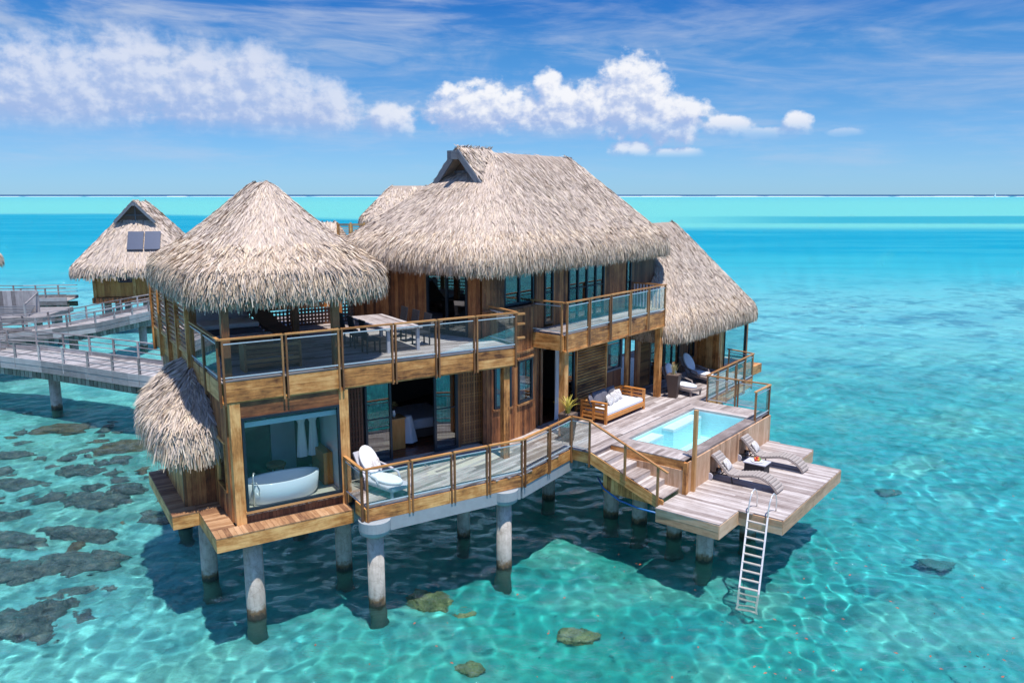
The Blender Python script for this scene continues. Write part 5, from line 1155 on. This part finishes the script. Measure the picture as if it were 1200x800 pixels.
def far_villa(fr, x0, x1, y0, y1, ze, zr, label, name='distant_villa', seed=3, walls=True):
    t = thing(name, label, 'villa', fr, 0, 'distant villas behind the main roof'); cx, cy = (x0+x1)/2, (y0+y1)/2
    S, per = roof_surface(x0, x1, y0, y1, ze, cx-(x1-x0)*.18, cx+(x1-x0)*.18, cy, zr, 1.2); sh = shell(S, fr, t, 'roof', 60, 12); gs = []
    blades(gs, S, fr, 8000, lambda u: np.sqrt(u), (.5, 1.1), (.07, .13), (.02, .15), per, (.2, .9), seed=seed); blades(gs, S, fr, 2000, lambda u: .9+.1*u, (.4, .8), (.06, .12), (0, .15), per, (.1, 1), droop=.4, seed=seed+1); build_blades('thatch', gs, M['thatch'], sh)
    if walls: g = G(fr); g.box(x0+1.5, x1-1.5, y0+1.5, y1-1.5, 2.8, ze+.3); build('wall', g, M['clad'], t); [(g.__init__(fr), g.lathe([(.3, -3), (.3, 2.9)], x, y, 10), build('pile', g, M['conc'], t)) for x in (x0+2, x1-2) for y in (y0+2, y1-2)]
    return t
far_villa(Fr(-11.2, 84, R(6)), -4.3, 5.4, -5, 6, 9.0, 12.4, 'distant villa roof showing over the left shoulder of the main thatched roof')
far_villa(Fr(-17.5, 76, R(5)), -2.2, 2.2, -2.6, 2.6, 6.4, 8.95, 'small distant thatched peak left of the louvred screen', 'distant_gazebo', 8)
t = thing('rooftop_screen', 'brown louvred privacy screen of a neighbouring villa between the gazebo and main roofs', 'screen', Fr(-14.9, 74.5, R(4)), 2.8)
fb = Fr(-14.9, 74.5, R(4))
for a, b in ((-1.2, -.1), (.0, 1.15)): louvre(t, fb, (a, 0), (b, 0), 3.0, 8.85, .16, slat='post', fw=.14)
for x in (-1.25, -.05, 1.2): g = G(fb); g.box(x-.08, x+.08, -.1, .1, -1, 8.95, 2); build('screen_post', g, M['gold'], t)
def offset(path, d):
    out = []
    for i, p in enumerate(path):
        a = Vector(path[max(i-1, 0)]); b = Vector(path[min(i+1, len(path)-1)]); t_ = (b-a).normalized(); n = Vector((-t_.y, t_.x)); out.append((p[0]+n.x*d, p[1]+n.y*d))
    return out
def walkway(path, width, z, label, side='walk', pile_at=(), rails=(True, True), post_step=1.9):
    t = thing('timber_walkway', label, 'walkway', Fr(path[0][0], path[0][1], 0), 0, 'timber walkways on piles'); far = offset(path, width)
    gd = G(); gs_ = G()
    cum = [0]
    for a, b in zip(path[:-1], path[1:]): cum.append(cum[-1]+math.dist(a, b))
    def at_(pp, s): return (float(np.interp(s, cum, [p[0] for p in pp])), float(np.interp(s, cum, [p[1] for p in pp])))
    s = 0
    while s < cum[-1]:
        e = min(s+.16, cum[-1]); a, b = at_(path, s), at_(path, e-.01); c, d_ = at_(far, e-.01), at_(far, s)
        gd.hexa([(*p, z-.05) for p in (a, b, c, d_)]+[(*p, z) for p in (a, b, c, d_)], 1); s += .16
    build('decking', gd, M['walk'], t)
    for pp, sg in ((path, -1), (far, 1)):
        g = G(); gr = G()
        for i in range(len(pp)-1):
            p, q_ = pp[i], pp[i+1]
            if sg < 0: obox(g, p, q_, z-.02, z+.28, -.02, .06, 0); obox(g, p, q_, z-.36, z-.03, -.02, .05, 0)
            else: obox(g, q_, p, z-.02, z+.22, -.02, .06, 0)
            for hz, hh in ((1.08, .06), (.78, .04), (.52, .04)):
                gr.beam((*p, z+hz), (*q_, z+hz), .07, hh)
        build('edge_board', g, M['walk'], t); build('handrail', gr, M['walk'], t); s = .3
        while s < cum[-1]:
            a = at_(pp, s); gp = G(); ang = 0; gp.box(a[0]-.05, a[0]+.05, a[1]-.05, a[1]+.05, z-.25, z+1.1, 2); build('rail_post', gp, M['walk'], t); s += post_step
    g = G(); s = 0
    while s < cum[-1]:
        a, b = at_(path, s+.02), at_(path, min(s+.3, cum[-1])); obox(g, a, b, z-.75, z-.37, -.12, -.06, 2); s += .32
    build('skirt_board', g, M['walkside'], t)
    g = G(); i0 = offset(path, .3); i1 = offset(path, width-.3)
    for i in range(len(path)-1): g.beam((*i0[i], z-.5), (*i0[i+1], z-.5), .25, .4); g.beam((*i1[i], z-.5), (*i1[i+1], z-.5), .25, .4)
    build('support_beam', g, M['walkside'], t)
    for (s, off) in pile_at:
        p = at_(offset(path, off), s); gp = G(); gp.lathe([(.28, -3.2), (.28, z-.5)], p[0], p[1], 18); build('pile', gp, M['conc'], t, True, caus=True)
    return t
w1 = [(-40, 43.6), (-36, 43.9), (-32, 43.5), (-27.8, 42.4), (-24.8, 41.1), (-21.7, 39.6), (-18.8, 38.1), (-16.2, 37.0), (-13, 35.9), (-9.5, 35.2)]
walkway(w1, 3.0, 2.62, 'nearest curved grey timber walkway leading to the back of the villa', pile_at=((15.2, .9), (4, 1), (27, .9)))
w2 = [(-32.2, 49.0), (-30, 51.2), (-28.4, 53.5), (-27.7, 56.9), (-27.0, 60.5), (-25.8, 65)]
walkway(w2[::1], 2.4, 2.62, 'middle timber walkway rising to the right behind the nearest one', pile_at=((12, .9), (5, 1)))
w3 = [(-44, 52.5), (-40, 51.5), (-36, 50.0), (-32.2, 48.9)]
walkway(w3, 2.6, 2.62, 'short timber walkway section at the left edge joining the middle walkway', pile_at=((5, 1),))
walkway([(-47, 66), (-42, 66.0), (-37.5, 66.6)], 2.4, 2.7, 'far timber landing with railings left of the bungalow', pile_at=((3, 1), (8, 1)))
walkway([(-31.5, 47), (-32.5, 45.6)], 2.4, 2.62, 'timber link between the nearest and the middle walkway')
t = thing('storage_box', 'large weathered grey timber box with a slatted sloping front on the far landing', 'timber box', Fr(-38.5, 60.5, R(8)), 2.6); fb = Fr(-38.5, 60.5, R(8))
g = G(fb); cladding(g, (-2.1, -.2), (2.1, -.2), 2.6, 4.3, .06, .3); g.box(-2.1, 2.1, -.14, 0, 2.6, 4.3); build('box_wall', g, M['walk'], t)
g = G(fb)
for k in range(12): y = -.4-k*.19; g.box(-2.0, 2.0, y-.16, y, 3.1-k*.1, 3.16-k*.1, 0)
build('slatted_ramp', g, M['greytimber'], t)
for x in (-2.2, 2.1): g = G(fb); g.box(x, x+.12, -2.6, -2.45, 1.2, 3.6, 2); g.box(x, x+.12, -.3, -.15, 1.2, 4.2, 2); g.beam((x+.06, -2.5, 3.5), (x+.06, -.2, 4.1), .1, .08); build('side_frame', g, M['walk'], t)
g = G(fb); g.box(-3.4, 3.4, -2.7, 3, 2.2, 2.58); build('platform', g, M['walk'], t); [(g.__init__(fb), g.lathe([(.28, -3), (.28, 2.3)], x, y, 12), build('pile', g, M['conc'], t, True)) for x in (-2.6, 2.6) for y in (-1.6, 2)]

# ------------------------------------------------------------------ rocks under water, drifting leaves
from mathutils import noise as mn
PT = math.atan(172/933); cpt, spt = math.cos(PT), math.sin(PT)
def ground(px_, py_, z):      # a point of the lagoon floor, from its bearing and dip as seen from the drone's height
    a = (px_-600)/933; b = (400-py_)/933; dz_ = -spt+b*cpt; t_ = (z-11.5)/dz_; return a*t_, (cpt+b*spt)*t_
def rock(px_, py_, rx, ry, rz, mt, label, group, rot=0, zc=-1.5, sea_=0, name='coral_rock'):
    x, y = ground(px_, py_, -.85); f = Fr(x, y, rot); g = G(f); rr_ = random.Random(sea_*13+1); big = rx > .62
    lumps = [(0, 0, 1., 1., 1., 48, 24)]
    if big:
        lumps = [(0, 0, .8, .8, .8, 48, 24)]
        for k in range(11): a = rr_.uniform(0, 6.28); d_ = rr_.uniform(.35, .85); s_ = rr_.uniform(.22, .5); lumps.append((math.cos(a)*d_, math.sin(a)*d_, s_, s_*rr_.uniform(1., 1.5), s_*rr_.uniform(1.0, 1.7), 26, 14))
    for li, (ox, oy, sx, sy, sz, n, m) in enumerate(lumps):
        Vv = []
        for j in range(m+1):
            ph = math.pi*j/m
            for i in range(n):
                th_ = 2*math.pi*i/n; v = Vector((math.cos(th_)*math.sin(ph), math.sin(th_)*math.sin(ph), math.cos(ph))); o_ = Vector((sea_*7.1+li*3.7, li*1.3, 0))
                k = 1+.38*mn.noise(v*1.4+o_)+.22*mn.noise(v*3.2+o_)+.12*mn.noise(v*7+o_)
                Vv.append((ox*rx+v.x*k*rx*sx, oy*ry+v.y*k*ry*sy, zc+.05+v.z*k*min(rz, .95)*sz*(1.15 if big else .8)))
        g.add(Vv, [(j*n+i, (j+1)*n+i, (j+1)*n+(i+1) % n, j*n+(i+1) % n) for j in range(m) for i in range(n)])
    build(name, g, M[mt], None, True, label, 'rock', group, fr=f, z=zc, caus=True)
GR = 'coral rocks under the clear water'
for i, a in enumerate([
    (22, 742, 1.15, .95, 1.0, 'coral', 'large knobbly coral rock under water in the lower left corner'),
    (62, 722, .7, .5, .75, 'coral', 'knobbly coral rock adjoining the right side of the big lower left rock'),
    (92, 637, 1.25, .6, .95, 'coral', 'long brownish grey coral rock in the middle of the left reef patch'),
    (95, 668, 1.5, .75, .75, 'coral', 'broad flat coral rock below the middle of the left reef patch'),
    (110, 596, 1.6, .7, .85, 'coral', 'long purplish coral rock left of the shower corner ledge'),
    (150, 585, .9, .5, .8, 'coral', 'coral rock nearest the shower corner ledge'),
    (95, 560, 1.1, .6, .8, 'coral', 'pale coral rock between the brown rock and the left edge'),
    (148, 534, 1.5, .7, .95, 'brownrock', 'brown topped rock just below the water beside the small thatched canopy'),
    (75, 512, 1.6, .7, .8, 'brownrock', 'flat brown rock under rippled water below the walkway pile'),
    (18, 578, 1.2, .7, .9, 'coral', 'dark coral rock at the left edge above the reef patch'),
    (10, 545, 1.4, .6, .7, 'coral', 'low coral rock at the left edge level with the canopy'),
    (20, 645, 1.5, .7, .8, 'coral', 'dark coral rock at the left edge level with the shower ledge'),
    (20, 680, 1.2, .7, .8, 'coral', 'low dark coral rock at the left edge under the reef patch'),
    (5, 615, 1.0, .5, .7, 'coral', 'small coral rock cut by the left edge'),
    (185, 615, .7, .4, .6, 'coral', 'small coral rock in front of the shower ledge'),
    (55, 755, .5, .4, .4, 'coral', 'small dark stone right below the big lower left rock'),
    (128, 697, .28, .22, .22, 'coral', 'single grey stone on the sand right of the lower left rock'),
    (90, 700, .7, .3, .3, 'coral', 'low dark stones on the sand above the green flat stone'),
    (48, 777, .5, .22, .14, 'algae', 'flat olive green stone near the lower left corner'),
    (508, 710, .75, .48, .5, 'algae', 'rounded olive green boulder between the two capped piles'),
    (545, 722, .3, .2, .2, 'algae', 'small olive stone right beside the rounded green boulder'),
    (676, 748, .6, .36, .3, 'algae', 'pale green stone on the sand at the bottom centre'),
    (550, 785, .35, .28, .25, 'algae', 'small rounded olive stone at the bottom edge'),
    (1096, 668, .5, .34, .2, 'stone', 'dark round stone on the seabed at the right'),
    (1040, 585, .5, .3, .2, 'stone', 'dark stone under glittering water to the right of the terrace')]):
    rock(*a[:6], a[6], GR, rot=random.uniform(-.3, .3), zc=-1.62, sea_=i+1)
rs = random.Random(9); sat = []
for k in range(5):
    x, y = ground(60, 640, -.85); f = Fr(x, y, 0); g = G(f); n, m = 26, 13; Vv = []
    for j in range(m+1):
        for i in range(n):
            ph = math.pi*j/m; th_ = 2*math.pi*i/n; v = Vector((math.cos(th_)*math.sin(ph), math.sin(th_)*math.sin(ph), math.cos(ph)))
            q_ = 1+.5*mn.noise(v*1.7+Vector((k*5.3, 9, 0)))+.3*mn.noise(v*4.5+Vector((0, k*3.7, 4))); Vv.append((v.x*q_*.42, v.y*q_*.3, -1.5+v.z*q_*.25))
    g.add(Vv, [(j*n+i, (j+1)*n+i, (j+1)*n+(i+1) % n, j*n+(i+1) % n) for j in range(m) for i in range(n)])
    sat.append(build('coral_lump', g, M['coral' if k != 2 else 'brownrock'], None, True, 'small lump of coral rubble lying among the larger rocks of the left reef patch', 'rock', 'coral rubble in the left reef patch', fr=f, z=-1.5, caus=True))
for i in range(70):
    px_ = rs.uniform(-10, 215); py_ = rs.uniform(500, 770) if px_ < 120 else rs.uniform(500, 640)
    x, y = ground(px_, py_, -1.3); f = Fr(x, y, rs.uniform(0, 6.28)); o = sat[i] if i < 5 else copy_thing(sat[i % 5])
    z = -1.58+rs.uniform(-.1, .1); o.location = (x, y, z); o.rotation_euler = (0, 0, f.th); s_ = rs.uniform(.5, 1.5); o.scale = (s_, s_*rs.uniform(.7, 1.2), s_)
pr0 = None; rl = random.Random(4)
for i in range(110):
    if i < 75: px_, py_ = rl.uniform(880, 1200), 560+240*rl.random()**.6
    elif i < 92: px_, py_ = rl.gauss(740, 90), rl.gauss(640, 25)
    else: px_, py_ = rl.uniform(350, 880), rl.uniform(690, 795)
    x, y = ground(px_, py_, 0); f = Fr(x, y, rl.uniform(0, 6.28))
    if pr0 is None:
        g = G(f); g.add([(-.07, 0, .03), (-.02, -.03, .036), (.06, 0, .032), (-.01, .03, .036)], [(0, 1, 2, 3)])
        pr0 = build('drifting_leaf', g, M['leaf'], None, False, 'tiny orange brown leaf drifting on the water among many others', 'leaf', 'leaves drifting on the water', fr=f, z=.03)
    else: c = copy_thing(pr0, f, .03); s = rl.uniform(.4, 1.0); c.scale = (s, s, 1)
